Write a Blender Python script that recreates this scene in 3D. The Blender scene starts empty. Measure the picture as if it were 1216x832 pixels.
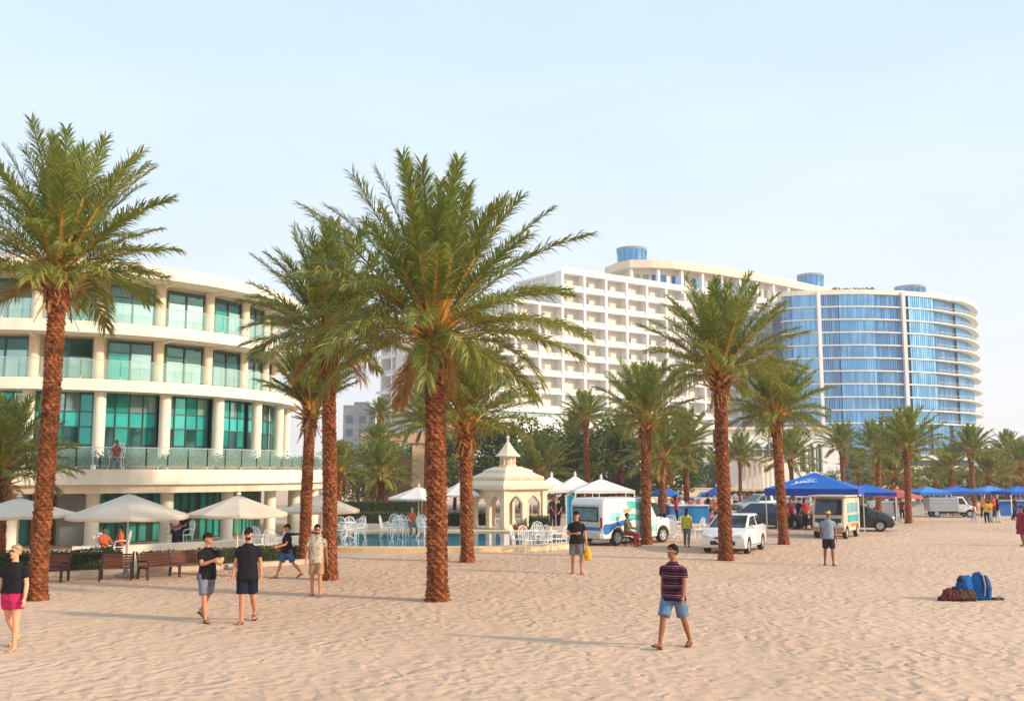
import bpy, bmesh, math, random
from mathutils import Vector, Matrix, Euler, noise
R = math.radians
PI = math.pi
scene = bpy.context.scene
COL = scene.collection
random.seed(7)

# ------------------------------------------------------------------ camera
FPX, CAMZ = 1182.0, 3.0
PITCH = math.atan(144 / FPX)
CP, SP = math.cos(PITCH), math.sin(PITCH)

def ray(px, py):
    u, v = (px - 608) / FPX, (416 - py) / FPX
    return Vector((u, CP - v * SP, SP + v * CP))

def G(px, py, z=0.0):
    d = ray(px, py)
    t = (z - CAMZ) / d.z
    return Vector((d.x * t, d.y * t, z))

def AT(px, py, Y):
    d = ray(px, py)
    t = Y / d.y
    return Vector((d.x * t, Y, CAMZ + d.z * t))

cam_d = bpy.data.cameras.new('camera')
cam_d.sensor_width = 36
cam_d.lens = 36 * FPX / 1216
cam_d.clip_end = 6000
cam = bpy.data.objects.new('camera', cam_d)
COL.objects.link(cam)
cam.location = (0, 0, CAMZ)
cam.rotation_euler = (PI / 2 + PITCH, 0, 0)
scene.camera = cam

# ------------------------------------------------------------------ light
EL, AZ = R(22), R(-20)
SUN = Vector((math.cos(AZ) * math.cos(EL), math.sin(AZ) * math.cos(EL), math.sin(EL)))
sl = bpy.data.lights.new('sun', 'SUN')
sl.energy = 3.0
sl.angle = R(2.5)
sl.color = (1.0, 0.80, 0.60)
so = bpy.data.objects.new('sun', sl)
so.rotation_euler = SUN.to_track_quat('Z', 'Y').to_euler()
so.location = (30, -20, 40)
COL.objects.link(so)
w = bpy.data.worlds.new('World')
scene.world = w
w.use_nodes = True
nt = w.node_tree
bg = nt.nodes['Background']
sky = nt.nodes.new('ShaderNodeTexSky')
sky.sky_type = 'NISHITA'
sky.sun_disc = False
sky.sun_elevation = EL
sky.sun_rotation = PI / 2 - AZ
sky.altitude = 0
sky.air_density = 1.2
sky.dust_density = 4.0
sky.ozone_density = 1.5
bg.inputs[1].default_value = 0.15
# hazy air: the clear sky is paled, most of all towards the horizon
tc = nt.nodes.new('ShaderNodeTexCoord')
sx = nt.nodes.new('ShaderNodeSeparateXYZ')
nt.links.new(tc.outputs['Generated'], sx.inputs[0])
mr = nt.nodes.new('ShaderNodeMapRange')
mr.inputs['From Min'].default_value = 0.0
mr.inputs['From Max'].default_value = 0.5
nt.links.new(sx.outputs['Z'], mr.inputs['Value'])
cr = nt.nodes.new('ShaderNodeValToRGB')
cr.color_ramp.elements[0].position = 0.0
cr.color_ramp.elements[0].color = (4.85, 4.9, 5.15, 1)
cr.color_ramp.elements[1].position = 1.0
cr.color_ramp.elements[1].color = (3.5, 4.65, 5.85, 1)
nt.links.new(mr.outputs['Result'], cr.inputs[0])
mx = nt.nodes.new('ShaderNodeMix')
mx.data_type = 'RGBA'
nz = nt.nodes.new('ShaderNodeTexNoise')
nz.inputs['Scale'].default_value = 2.2
nz.inputs['Detail'].default_value = 4
zm = nt.nodes.new('ShaderNodeMapping')
zm.inputs['Scale'].default_value = (1, 1, 3.5)
nt.links.new(tc.outputs['Generated'], zm.inputs[0])
nt.links.new(zm.outputs[0], nz.inputs['Vector'])
nm = nt.nodes.new('ShaderNodeMapRange')
nm.inputs['From Min'].default_value = 0.3
nm.inputs['From Max'].default_value = 0.7
nm.inputs['To Min'].default_value = 0.66
nm.inputs['To Max'].default_value = 0.84
nt.links.new(nz.outputs['Fac'], nm.inputs['Value'])
nt.links.new(nm.outputs[0], mx.inputs[0])
nt.links.new(sky.outputs[0], mx.inputs[6])
nt.links.new(cr.outputs[0], mx.inputs[7])
nt.links.new(mx.outputs[2], bg.inputs[0])
vs = scene.view_settings
vs.view_transform = 'Standard'
vs.look = 'None'
vs.exposure = 0.58
vs.gamma = 1
vs.use_curve_mapping = False
scene.cycles.max_bounces = 6
scene.cycles.transparent_max_bounces = 12
scene.cycles.use_denoising = True

# ------------------------------------------------------------------ materials
def srgb(r, g, b):
    f = lambda c: c / 12.92 if c <= 0.04045 else ((c + 0.055) / 1.055) ** 2.4
    return (f(r / 255), f(g / 255), f(b / 255))

MATS = {}
def mat(name, color, rough=0.7, var=0.12, vscale=3.0, bump=0.0, bscale=20.0, metallic=0.0, alpha=1.0,
        transl=None, spec=0.4, coat=0.0, objvar=0.0, stretch=(1, 1, 1), coords='Object'):
    """procedural Principled: base colour varied by noise, optional bump"""
    if name in MATS:
        return MATS[name]
    m = bpy.data.materials.new(name)
    m.use_nodes = True
    t = m.node_tree
    p = t.nodes['Principled BSDF']
    p.inputs['Roughness'].default_value = rough
    p.inputs['Metallic'].default_value = metallic
    p.inputs['Specular IOR Level'].default_value = spec
    p.inputs['Coat Weight'].default_value = coat
    c = t.nodes.new('ShaderNodeTexCoord')
    mp = t.nodes.new('ShaderNodeMapping')
    mp.inputs['Scale'].default_value = stretch
    t.links.new(c.outputs[coords], mp.inputs[0])
    n = t.nodes.new('ShaderNodeTexNoise')
    n.inputs['Scale'].default_value = vscale
    n.inputs['Detail'].default_value = 5
    t.links.new(mp.outputs[0], n.inputs['Vector'])
    r = t.nodes.new('ShaderNodeValToRGB')
    lo = [max(0, x * (1 - var * 1.6)) for x in color[:3]]
    hi = [min(1, x * (1 + var * 1.4)) for x in color[:3]]
    r.color_ramp.elements[0].position = 0.25
    r.color_ramp.elements[1].position = 0.75
    r.color_ramp.elements[0].color = (*lo, 1)
    r.color_ramp.elements[1].color = (*hi, 1)
    t.links.new(n.outputs['Fac'], r.inputs[0])
    out = r.outputs[0]
    if objvar:
        oi = t.nodes.new('ShaderNodeObjectInfo')
        h = t.nodes.new('ShaderNodeHueSaturation')
        ma = t.nodes.new('ShaderNodeMapRange')
        ma.inputs['To Min'].default_value = 1 - objvar
        ma.inputs['To Max'].default_value = 1 + objvar
        t.links.new(oi.outputs['Random'], ma.inputs['Value'])
        t.links.new(ma.outputs[0], h.inputs['Value'])
        t.links.new(out, h.inputs['Color'])
        out = h.outputs[0]
    t.links.new(out, p.inputs['Base Color'])
    if bump:
        n2 = t.nodes.new('ShaderNodeTexNoise')
        n2.inputs['Scale'].default_value = bscale
        n2.inputs['Detail'].default_value = 6
        t.links.new(mp.outputs[0], n2.inputs['Vector'])
        b = t.nodes.new('ShaderNodeBump')
        b.inputs['Strength'].default_value = min(1, bump)
        b.inputs['Distance'].default_value = 0.02
        t.links.new(n2.outputs['Fac'], b.inputs['Height'])
        t.links.new(b.outputs[0], p.inputs['Normal'])
    surf = p.outputs[0]
    o = t.nodes['Material Output']
    if transl:
        tr = t.nodes.new('ShaderNodeBsdfTranslucent')
        tr.inputs[0].default_value = (*transl[0], 1)
        ms = t.nodes.new('ShaderNodeMixShader')
        ms.inputs[0].default_value = transl[1]
        t.links.new(surf, ms.inputs[1])
        t.links.new(tr.outputs[0], ms.inputs[2])
        surf = ms.outputs[0]
    if alpha < 1:
        tb = t.nodes.new('ShaderNodeBsdfTransparent')
        ms = t.nodes.new('ShaderNodeMixShader')
        ms.inputs[0].default_value = alpha
        t.links.new(tb.outputs[0], ms.inputs[1])
        t.links.new(surf, ms.inputs[2])
        surf = ms.outputs[0]
    t.links.new(surf, o.inputs['Surface'])
    MATS[name] = m
    return m

def C8(name, r, g, b, **k):
    return mat(name, srgb(r, g, b), **k)

# ------------------------------------------------------------------ mesh builder
class MB:
    def __init__(s):
        s.v, s.f, s.m = [], [], []
    def add(s, vs_, fs, mi=0):
        o = len(s.v)
        s.v.extend([tuple(x) for x in vs_])
        for f in fs:
            s.f.append([i + o for i in f])
            s.m.append(mi)
    def box(s, c, d, rot=0.0, mi=0, M=None):
        hx, hy, hz = d[0] / 2, d[1] / 2, d[2] / 2
        ca, sa = math.cos(rot), math.sin(rot)
        vv = []
        for z in (-hz, hz):
            for x, y in ((-hx, -hy), (hx, -hy), (hx, hy), (-hx, hy)):
                p = Vector((c[0] + x * ca - y * sa, c[1] + x * sa + y * ca, c[2] + z))
                vv.append(M @ p if M else p)
        s.add(vv, [(0, 3, 2, 1), (4, 5, 6, 7), (0, 1, 5, 4), (1, 2, 6, 5), (2, 3, 7, 6), (3, 0, 4, 7)], mi)
    def beam(s, a, b, w_, h_, mi=0, up=(0, 0, 1)):
        a, b = Vector(a), Vector(b)
        d = (b - a).normalized()
        u = Vector(up)
        if abs(d.dot(u)) > 0.98:
            u = Vector((0, 1, 0))
        r = d.cross(u).normalized()
        u = r.cross(d)
        vv = []
        for p in (a, b):
            for x, y in ((-1, -1), (1, -1), (1, 1), (-1, 1)):
                vv.append(p + r * x * w_ / 2 + u * y * h_ / 2)
        s.add(vv, [(0, 1, 2, 3), (7, 6, 5, 4), (0, 4, 5, 1), (1, 5, 6, 2), (2, 6, 7, 3), (3, 7, 4, 0)], mi)
    def tube(s, pts, rad, n=8, mi=0, cap=True, closed=False):
        pts = [Vector(p) for p in pts]
        if not hasattr(rad, '__len__'):
            rad = [rad] * len(pts)
        k = len(pts)
        ref = None
        vv, ff = [], []
        for i, p in enumerate(pts):
            if closed:
                d = pts[(i + 1) % k] - pts[i - 1]
            else:
                d = pts[min(i + 1, k - 1)] - pts[max(i - 1, 0)]
            d = d.normalized() if d.length > 1e-9 else Vector((0, 0, 1))
            if ref is None:
                ref = d.orthogonal().normalized()
            ref = (ref - d * ref.dot(d))
            ref = ref.normalized() if ref.length > 1e-6 else d.orthogonal().normalized()
            b = d.cross(ref)
            rr = rad[i]
            rx, ry = rr if hasattr(rr, '__len__') else (rr, rr)
            for j in range(n):
                a = 2 * PI * j / n
                vv.append(p + ref * math.cos(a) * rx + b * math.sin(a) * ry)
        m_ = k if closed else k - 1
        for i in range(m_):
            for j in range(n):
                a, b2 = i * n + j, i * n + (j + 1) % n
                c2, d2 = ((i + 1) % k) * n + (j + 1) % n, ((i + 1) % k) * n + j
                ff.append((a, b2, c2, d2))
        if cap and not closed:
            ff.append(tuple(range(n - 1, -1, -1)))
            ff.append(tuple(range((k - 1) * n, k * n)))
        s.add(vv, ff, mi)
    def rings(s, rings, mi=0, cap=True, closed_ring=True):
        """loft: rings of equal vertex count"""
        n = len(rings[0])
        vv = [p for r in rings for p in r]
        ff = []
        for i in range(len(rings) - 1):
            for j in range(n if closed_ring else n - 1):
                ff.append((i * n + j, i * n + (j + 1) % n, (i + 1) * n + (j + 1) % n, (i + 1) * n + j))
        if cap:
            ff.append(tuple(range(n - 1, -1, -1)))
            ff.append(tuple(range((len(rings) - 1) * n, len(rings) * n)))
        s.add(vv, ff, mi)
    def lathe(s, prof, n=16, c=(0, 0, 0), mi=0, cap=True, M=None):
        rs = []
        for r, z in prof:
            ring = []
            for j in range(n):
                p = Vector((c[0] + r * math.cos(2 * PI * j / n), c[1] + r * math.sin(2 * PI * j / n), c[2] + z))
                ring.append(M @ p if M else p)
            rs.append(ring)
        s.rings(rs, mi, cap)
    def ball(s, c, r, n=10, m=7, mi=0, M=None):
        rx, ry, rz = r if hasattr(r, '__len__') else (r, r, r)
        vv, ff = [], []
        rs = []
        for i in range(m + 1):
            t = PI * i / m
            t = min(max(t, 0.02), PI - 0.02)
            ring = []
            for j in range(n):
                a = 2 * PI * j / n
                p = Vector((rx * math.sin(t) * math.cos(a), ry * math.sin(t) * math.sin(a), -rz * math.cos(t)))
                if M:
                    p = M @ p
                ring.append(p + Vector(c))
            rs.append(ring)
        s.rings(rs, mi)
    def prism(s, poly, z0, z1, mi=0):
        """extrude a 2D outline (x, y), counter-clockwise, from z0 to z1"""
        n = len(poly)
        vv = [(x, y, z0) for x, y in poly] + [(x, y, z1) for x, y in poly]
        ff = [tuple(range(n - 1, -1, -1)), tuple(range(n, 2 * n))]
        for i in range(n):
            j = (i + 1) % n
            ff.append((i, j, n + j, n + i))
        s.add(vv, ff, mi)
    def strip(s, inner, outer, z0, z1, mi=0):
        """a slab between two open 2D polylines of equal length"""
        n = len(inner)
        vv = []
        for a, b in zip(inner, outer):
            vv += [(a[0], a[1], z0), (b[0], b[1], z0), (b[0], b[1], z1), (a[0], a[1], z1)]
        ff = [(0, 1, 2, 3)]
        for i in range(n - 1):
            o, q = 4 * i, 4 * i + 4
            ff += [(o, q, q + 1, o + 1), (o + 1, q + 1, q + 2, o + 2), (o + 2, q + 2, q + 3, o + 3), (o + 3, q + 3, q, o)]
        o = 4 * (n - 1)
        ff.append((o + 3, o + 2, o + 1, o))
        s.add(vv, ff, mi)
    def quad(s, a, b, c, d, mi=0):
        s.add([a, b, c, d], [(0, 1, 2, 3)], mi)
    def mesh(s, name, mats, smooth=False):
        me = bpy.data.meshes.new(name)
        me.from_pydata(s.v, [], s.f)
        for m in (mats if isinstance(mats, (list, tuple)) else [mats]):
            me.materials.append(m)
        me.polygons.foreach_set('material_index', s.m)
        if smooth:
            me.polygons.foreach_set('use_smooth', [True] * len(me.polygons))
        me.update()
        return me
    def build(s, name, mats, parent=None, smooth=False, loc=None, rz=0.0, fix=True):
        me = s.mesh(name, mats, smooth)
        if fix:
            bm = bmesh.new()
            bm.from_mesh(me)
            bmesh.ops.recalc_face_normals(bm, faces=bm.faces)
            bm.to_mesh(me)
            bm.free()
        return link(name, me, parent, loc, rz)

def link(name, me, parent=None, loc=None, rz=0.0):
    o = bpy.data.objects.new(name, me)
    COL.objects.link(o)
    if parent:
        o.parent = parent
    if loc is not None:
        o.location = loc
    o.rotation_euler = (0, 0, rz)
    return o

def auto_smooth(o, ang=35):
    me = o.data
    me.polygons.foreach_set('use_smooth', [True] * len(me.polygons))
    try:
        me.set_sharp_from_angle(angle=R(ang))
    except Exception:
        pass

def tag(o, label, cat, group=None, kind=None):
    if label: o['label'] = label
    if cat: o['category'] = cat
    if group: o['group'] = group
    if kind: o['kind'] = kind
    return o

def thing(name, label, cat, loc=(0, 0, 0), rz=0.0, group=None):
    o = bpy.data.objects.new(name, None)
    o.empty_display_size = 0.2
    COL.objects.link(o)
    o.location = loc
    o.rotation_euler = (0, 0, rz)
    return tag(o, label, cat, group)

def dup(root, loc, rz=0.0, label=None, group=None, scale=None):
    r = root.copy()
    COL.objects.link(r)
    r.location = loc
    r.rotation_euler = (0, 0, rz)
    if scale: r.scale = (scale, scale, scale)
    if label: r['label'] = label
    if group: r['group'] = group
    for ch in list(root.children):
        c = ch.copy()
        COL.objects.link(c)
        c.parent = r
        for g in list(ch.children):
            d = g.copy()
            COL.objects.link(d)
            d.parent = c
    return r

def evaluated(o):
    dg = bpy.context.evaluated_depsgraph_get()
    me = bpy.data.meshes.new_from_object(o.evaluated_get(dg))
    return me

def bevel_obj(o, width, seg=2, ang=30):
    """bevel the sharp edges of a mesh in place"""
    bm = bmesh.new()
    bm.from_mesh(o.data)
    bmesh.ops.remove_doubles(bm, verts=bm.verts, dist=1e-5)
    es = [e for e in bm.edges if len(e.link_faces) == 2 and e.calc_face_angle(0) > R(ang)]
    bmesh.ops.bevel(bm, geom=es, offset=width, segments=seg, affect='EDGES', profile=0.5, clamp_overlap=True)
    bm.to_mesh(o.data)
    bm.free()
    return o
# ------------------------------------------------------------------ shared materials
WHITE = C8('white_render', 236, 223, 201, rough=0.75, var=0.07, vscale=1.4, bump=0.15, bscale=30, stretch=(2, 2, .25))
CREAM = C8('cream_render', 226, 205, 176, rough=0.8, var=0.08, vscale=1.5, bump=0.15, bscale=30, stretch=(2, 2, .25))
SOFFIT = C8('soffit_render', 226, 212, 190, rough=0.85, var=0.04, vscale=0.7)
STONE = C8('sandstone', 214, 180, 140, rough=0.85, var=0.12, vscale=2.5, bump=0.4, bscale=14)
GAZ = C8('gazebo_stone', 224, 206, 180, rough=0.8, var=0.08, vscale=3, bump=0.25, bscale=18)
HOTELW = C8('hotel_white', 228, 226, 220, rough=0.8, var=0.05, vscale=0.2)
HOTELB = C8('hotel_beige', 216, 208, 196, rough=0.85, var=0.06, vscale=0.3)
GREYC = C8('grey_concrete', 150, 152, 152, rough=0.85, var=0.12, vscale=0.5)
TEAL = C8('teal_glass', 38, 160, 150, rough=0.06, var=0.22, vscale=0.8, metallic=0.35, spec=0.8)
TEALL = C8('aqua_panel', 56, 186, 180, rough=0.12, var=0.12, vscale=0.6, metallic=0.15, spec=0.7)
TEALD = C8('dark_teal_glass', 44, 96, 92, rough=0.04, var=0.3, vscale=0.7, metallic=0.45, spec=0.9)
TEALM = C8('sky_reflection_glass', 160, 200, 194, rough=0.05, var=0.2, vscale=0.5, metallic=0.6, spec=0.9)  # pale tone paints the reflected sky onto some panes
CURT = C8('teal_curtain', 24, 144, 126, rough=0.55, var=0.25, vscale=2.2, stretch=(3, 3, 0.15))
BLUEG = C8('blue_glass', 82, 150, 198, rough=0.12, var=0.18, vscale=0.35, metallic=0.5, spec=0.8)
BLUED = C8('deep_blue_glass', 44, 104, 160, rough=0.08, var=0.2, vscale=0.4, metallic=0.5, spec=0.8)
BLUEL = C8('pale_blue_glass', 118, 180, 218, rough=0.14, var=0.15, vscale=0.35, metallic=0.45, spec=0.8)
GRAIL = C8('rail_glass', 186, 224, 212, rough=0.05, var=0.03, alpha=0.16, spec=0.4)
FRAME = C8('dark_frame', 64, 88, 84, rough=0.4, var=0.05)
DARK = C8('shaded_interior', 34, 28, 24, rough=0.8, var=0.2)
BLACK = C8('black_plastic', 22, 22, 24, rough=0.5, var=0.1)
RUBBER = C8('tyre_rubber', 26, 26, 27, rough=0.8, var=0.1)
ALLOY = C8('alloy_metal', 200, 201, 203, rough=0.35, var=0.05, metallic=0.25)
CHROME = C8('chrome_trim', 190, 190, 192, rough=0.18, var=0.03, metallic=0.9)
CARGLASS = C8('car_glass', 40, 56, 66, rough=0.05, var=0.1, metallic=0.3, spec=0.9)
LAMP = C8('lamp_lens', 220, 222, 224, rough=0.1, var=0.05, metallic=0.3, spec=0.9)
REDLENS = C8('red_lens', 150, 20, 16, rough=0.15, var=0.05)
CWHITE = C8('white_car_paint', 232, 230, 226, rough=0.25, var=0.02, coat=0.6)
CBLACK = C8('black_car_paint', 26, 27, 30, rough=0.2, var=0.05, coat=0.7)
CNAVY = C8('navy_car_paint', 34, 44, 64, rough=0.25, var=0.05, coat=0.6)
CSILV = C8('silver_car_paint', 175, 178, 182, rough=0.3, var=0.04, metallic=0.4, coat=0.5)
CANVAS = C8('cream_canvas', 250, 240, 224, rough=0.9, var=0.05, vscale=2, transl=((0.85, 0.76, 0.62), 0.45), bump=0.1, bscale=8)
CANVW = C8('white_canvas', 236, 232, 226, rough=0.9, var=0.04, vscale=2, transl=((0.8, 0.78, 0.74), 0.2), bump=0.1, bscale=8)
BLUEC = C8('blue_canvas', 28, 112, 200, rough=0.7, var=0.1, vscale=1.5, transl=((0.04, 0.25, 0.7), 0.2), bump=0.15, bscale=5)
BLUEDK = C8('dark_blue_canvas', 20, 66, 160, rough=0.75, var=0.1, vscale=1.5, bump=0.15, bscale=5)
REDC = C8('faded_red_canvas', 200, 96, 84, rough=0.8, var=0.1, vscale=2)
POLE = C8('pale_pole', 216, 204, 184, rough=0.5, var=0.05)
WIRE = C8('white_metal', 232, 230, 226, rough=0.45, var=0.05)
WOOD = C8('red_brown_wood', 112, 60, 42, rough=0.55, var=0.3, vscale=6, stretch=(0.3, 3, 3), bump=0.2, bscale=30)
IRON = C8('dark_iron', 52, 32, 26, rough=0.5, var=0.15)
LETTER = C8('white_lettering', 225, 235, 245, rough=0.7, var=0.04)
SKIN = C8('tanned_skin', 196, 130, 94, rough=0.55, var=0.08, vscale=6, spec=0.35)
SKIND = C8('brown_skin', 150, 92, 62, rough=0.55, var=0.08, vscale=6, spec=0.35)
SKINL = C8('light_skin', 218, 158, 124, rough=0.55, var=0.08, vscale=6, spec=0.35)
HAIRD = C8('dark_hair', 26, 18, 14, rough=0.8, spec=0.15, var=0.3, vscale=25)
HAIRB = C8('ash_blonde_hair', 168, 134, 96, rough=0.55, var=0.25, vscale=25)
HAIRR = C8('auburn_hair', 96, 44, 28, rough=0.55, var=0.25, vscale=25)
def cloth(name, r, g, b, var=0.12):
    return C8('cloth_' + name, r, g, b, rough=0.9, var=var, vscale=9, bump=0.25, bscale=22, spec=0.15)
LEAFG = mat('palm_leaf', srgb(98, 118, 54), rough=0.5, var=0.35, vscale=1.6, transl=(srgb(150, 165, 60), 0.36), objvar=0.15, spec=0.3)
LEAFO = mat('palm_leaf_olive', srgb(124, 130, 58), rough=0.55, var=0.3, vscale=1.8, transl=(srgb(155, 155, 58), 0.32), objvar=0.12, spec=0.25)
LEAFD = mat('palm_leaf_dry', srgb(180, 140, 82), rough=0.7, var=0.3, vscale=2.0, transl=(srgb(190, 140, 70), 0.2), spec=0.1)
LEAFLIT = mat('palm_leaf_sunlit', srgb(168, 162, 84), rough=0.45, var=0.25, vscale=2, transl=(srgb(190, 180, 80), 0.35), spec=0.35)  # lighter tone paints sunlit leaflets into the crowns
RACH = mat('palm_rachis', srgb(206, 152, 62), rough=0.5, var=0.25, vscale=2.5, spec=0.3)
TRUNK = mat('palm_trunk', srgb(148, 90, 55), rough=0.9, var=0.6, vscale=7, bump=0.8, bscale=24, spec=0.1, objvar=0.1)
TRUNKD = mat('palm_trunk_gap', srgb(104, 60, 36), rough=0.95, var=0.4, vscale=6, bump=0.6, bscale=24, spec=0.05)
LEAF1 = mat('tree_leaf', srgb(62, 84, 38), rough=0.6, var=0.4, vscale=0.9, transl=(srgb(90, 110, 40), 0.22), objvar=0.2, spec=0.25)
LEAF2 = mat('tree_leaf_pale', srgb(92, 104, 48), rough=0.6, var=0.35, vscale=0.9, transl=(srgb(120, 130, 50), 0.22), objvar=0.2, spec=0.25)
HEDGE = mat('hedge_leaf', srgb(72, 90, 32), rough=0.6, var=0.35, vscale=3, transl=(srgb(90, 110, 30), 0.2), spec=0.25)
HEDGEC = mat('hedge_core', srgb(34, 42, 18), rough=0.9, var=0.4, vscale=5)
BARK = mat('bark', srgb(104, 78, 56), rough=0.9, var=0.3, vscale=5, bump=0.6, bscale=16)

# ---- sand: trodden dimples
def sand_material():
    m = bpy.data.materials.new('trodden_sand')
    m.use_nodes = True
    t = m.node_tree
    p = t.nodes['Principled BSDF']
    p.inputs['Roughness'].default_value = 0.95
    p.inputs['Specular IOR Level'].default_value = 0.1
    c = t.nodes.new('ShaderNodeTexCoord')
    n0 = t.nodes.new('ShaderNodeTexNoise')
    n0.inputs['Scale'].default_value = 1.6
    n0.inputs['Detail'].default_value = 3
    t.links.new(c.outputs['Object'], n0.inputs['Vector'])
    va = t.nodes.new('ShaderNodeVectorMath')
    va.operation = 'MULTIPLY_ADD'
    va.inputs[1].default_value = (0.5, 0.5, 0)
    t.links.new(n0.outputs['Color'], va.inputs[0])
    t.links.new(c.outputs['Object'], va.inputs[2])
    vo = t.nodes.new('ShaderNodeTexVoronoi')
    vo.feature = 'SMOOTH_F1'
    vo.inputs['Scale'].default_value = 4.6
    vo.inputs['Smoothness'].default_value = 0.6
    t.links.new(va.outputs[0], vo.inputs['Vector'])
    n1 = t.nodes.new('ShaderNodeTexNoise')
    n1.inputs['Scale'].default_value = 5.0
    n1.inputs['Detail'].default_value = 5
    t.links.new(va.outputs[0], n1.inputs['Vector'])
    n2 = t.nodes.new('ShaderNodeTexNoise')
    n2.inputs['Scale'].default_value = 45
    n2.inputs['Detail'].default_value = 4
    t.links.new(c.outputs['Object'], n2.inputs['Vector'])
    def mth(op, a, b):
        q = t.nodes.new('ShaderNodeMath')
        q.operation = op
        for i, x in enumerate((a, b)):
            if hasattr(x, 'is_output'):
                t.links.new(x, q.inputs[i])
            else:
                q.inputs[i].default_value = x
        return q.outputs[0]
    n4 = t.nodes.new('ShaderNodeTexNoise')
    n4.inputs['Scale'].default_value = 0.45
    n4.inputs['Detail'].default_value = 3
    t.links.new(c.outputs['Object'], n4.inputs['Vector'])
    rm = t.nodes.new('ShaderNodeMapRange')
    rm.inputs['From Min'].default_value = 0.35
    rm.inputs['From Max'].default_value = 0.62
    rm.inputs['To Min'].default_value = 0.45
    rm.inputs['To Max'].default_value = 1.1
    t.links.new(n4.outputs['Fac'], rm.inputs['Value'])
    v2 = t.nodes.new('ShaderNodeTexVoronoi')
    v2.feature = 'SMOOTH_F1'
    v2.inputs['Scale'].default_value = 2.3
    v2.inputs['Smoothness'].default_value = 0.35
    t.links.new(va.outputs[0], v2.inputs['Vector'])
    pit = t.nodes.new('ShaderNodeMapRange')
    pit.interpolation_type = 'SMOOTHSTEP'
    pit.inputs['From Min'].default_value = 0.04
    pit.inputs['From Max'].default_value = 0.22
    pit.inputs['To Min'].default_value = -0.55
    pit.inputs['To Max'].default_value = 0.0
    t.links.new(v2.outputs['Distance'], pit.inputs['Value'])
    h = mth('ADD', mth('MULTIPLY', vo.outputs['Distance'], 1.0), mth('MULTIPLY', n1.outputs['Fac'], 0.8))
    h = mth('MULTIPLY', mth('ADD', h, pit.outputs[0]), rm.outputs[0])
    h = mth('ADD', h, mth('MULTIPLY', n2.outputs['Fac'], 0.10))
    b = t.nodes.new('ShaderNodeBump')
    b.inputs['Strength'].default_value = 1.0
    b.inputs['Distance'].default_value = 0.06
    t.links.new(h, b.inputs['Height'])
    t.links.new(b.outputs[0], p.inputs['Normal'])
    n3 = t.nodes.new('ShaderNodeTexNoise')
    n3.inputs['Scale'].default_value = 0.16
    n3.inputs['Detail'].default_value = 6
    t.links.new(c.outputs['Object'], n3.inputs['Vector'])
    r = t.nodes.new('ShaderNodeValToRGB')
    r.color_ramp.elements[0].position = 0.3
    r.color_ramp.elements[0].color = (*srgb(194, 161, 134), 1)
    r.color_ramp.elements[1].position = 0.7
    r.color_ramp.elements[1].color = (*srgb(216, 183, 154), 1)
    t.links.new(mth('ADD', mth('MULTIPLY', n3.outputs['Fac'], 0.7), mth('MULTIPLY', n1.outputs['Fac'], 0.3)), r.inputs[0])
    t.links.new(r.outputs[0], p.inputs['Base Color'])
    return m
SAND = sand_material()
PAVE = C8('pale_paving', 196, 172, 148, rough=0.9, var=0.12, vscale=4, bump=0.4, bscale=9)
COPING = C8('pool_coping', 226, 194, 150, rough=0.8, var=0.08, vscale=3, bump=0.2, bscale=14)
KERB = C8('kerb_stone', 196, 178, 158, rough=0.9, var=0.12, vscale=4)
TILE = C8('pool_tile', 60, 140, 160, rough=0.3, var=0.15, vscale=3)
WATER = C8('pool_water', 62, 150, 172, rough=0.05, var=0.18, vscale=0.5, bump=0.25, bscale=3.0, spec=0.9)

# ------------------------------------------------------------------ ground
g = MB()
ys = [-60, -20, 0, 10, 30, 60, 120, 300, 900, 3000]
xs = [-3000, -900, -300, -100, -30, 0, 30, 100, 300, 900, 3000]
vv = [(x, y, 0) for y in ys for x in xs]
nx = len(xs)
g.add(vv, [(j * nx + i, j * nx + i + 1, (j + 1) * nx + i + 1, (j + 1) * nx + i) for j in range(len(ys) - 1) for i in range(nx - 1)])
tag(g.build('ground', SAND), None, None, kind='structure')
# ------------------------------------------------------------------ curved beachfront building (left)
HC = (-21.0, 48.0)
def HP(th, r):
    """point of the curved front: straight to the left of th = 0, an arc to the right of it"""
    if th < 0:
        return (HC[0] + R(th) * 9.5, HC[1] - r)
    return (HC[0] + r * math.sin(R(th)), HC[1] - r * math.cos(R(th)))
THS = [-150, -75, 0] + list(range(3, 178, 3))
def arc(r, t0=None, t1=None):
    t = THS if t0 is None else sorted(set([t0, t1] + [x for x in THS if t0 < x < t1]))
    return [HP(x, r) for x in t]
hb = thing('beach_hotel', 'cream curved four storey building with wide white balconies and teal glass behind the parasols', 'building', (HC[0], HC[1], 0))
def hbuild(mb, name, m, parent=None, smooth=False, o=None):
    mb.v = [(x - HC[0], y - HC[1], z) for x, y, z in mb.v]
    ob = mb.build(name, m, parent or hb)
    if smooth: auto_smooth(ob, 30)
    return ob
def hslab(name, r0, r1, z0, z1, m, parent=None):
    b = MB(); b.strip(arc(r0), arc(r1), z0, z1)
    return hbuild(b, name, m, parent, True)
hslab('plinth', 6.0, 12.9, 0.0, 0.16, PAVE)
sl1 = hslab('terrace_slab', 6.0, 12.0, 2.52, 3.1, WHITE)
hslab('slab_band', 6.0, 11.8, 2.2, 2.517, CREAM, sl1)
sl2 = hslab('balcony_slab', 6.0, 10.5, 6.15, 6.6, WHITE)
sl3 = hslab('balcony_slab', 6.0, 10.5, 8.4, 8.86, WHITE)
rf = hslab('roof', 0.05, 10.55, 10.78, 11.22, WHITE)
hslab('parapet', 9.6, 10.2, 11.223, 11.36, CREAM, rf)
wl = hslab('wall', 5.5, 8.98, 6.603, 8.397, CREAM)
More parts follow.
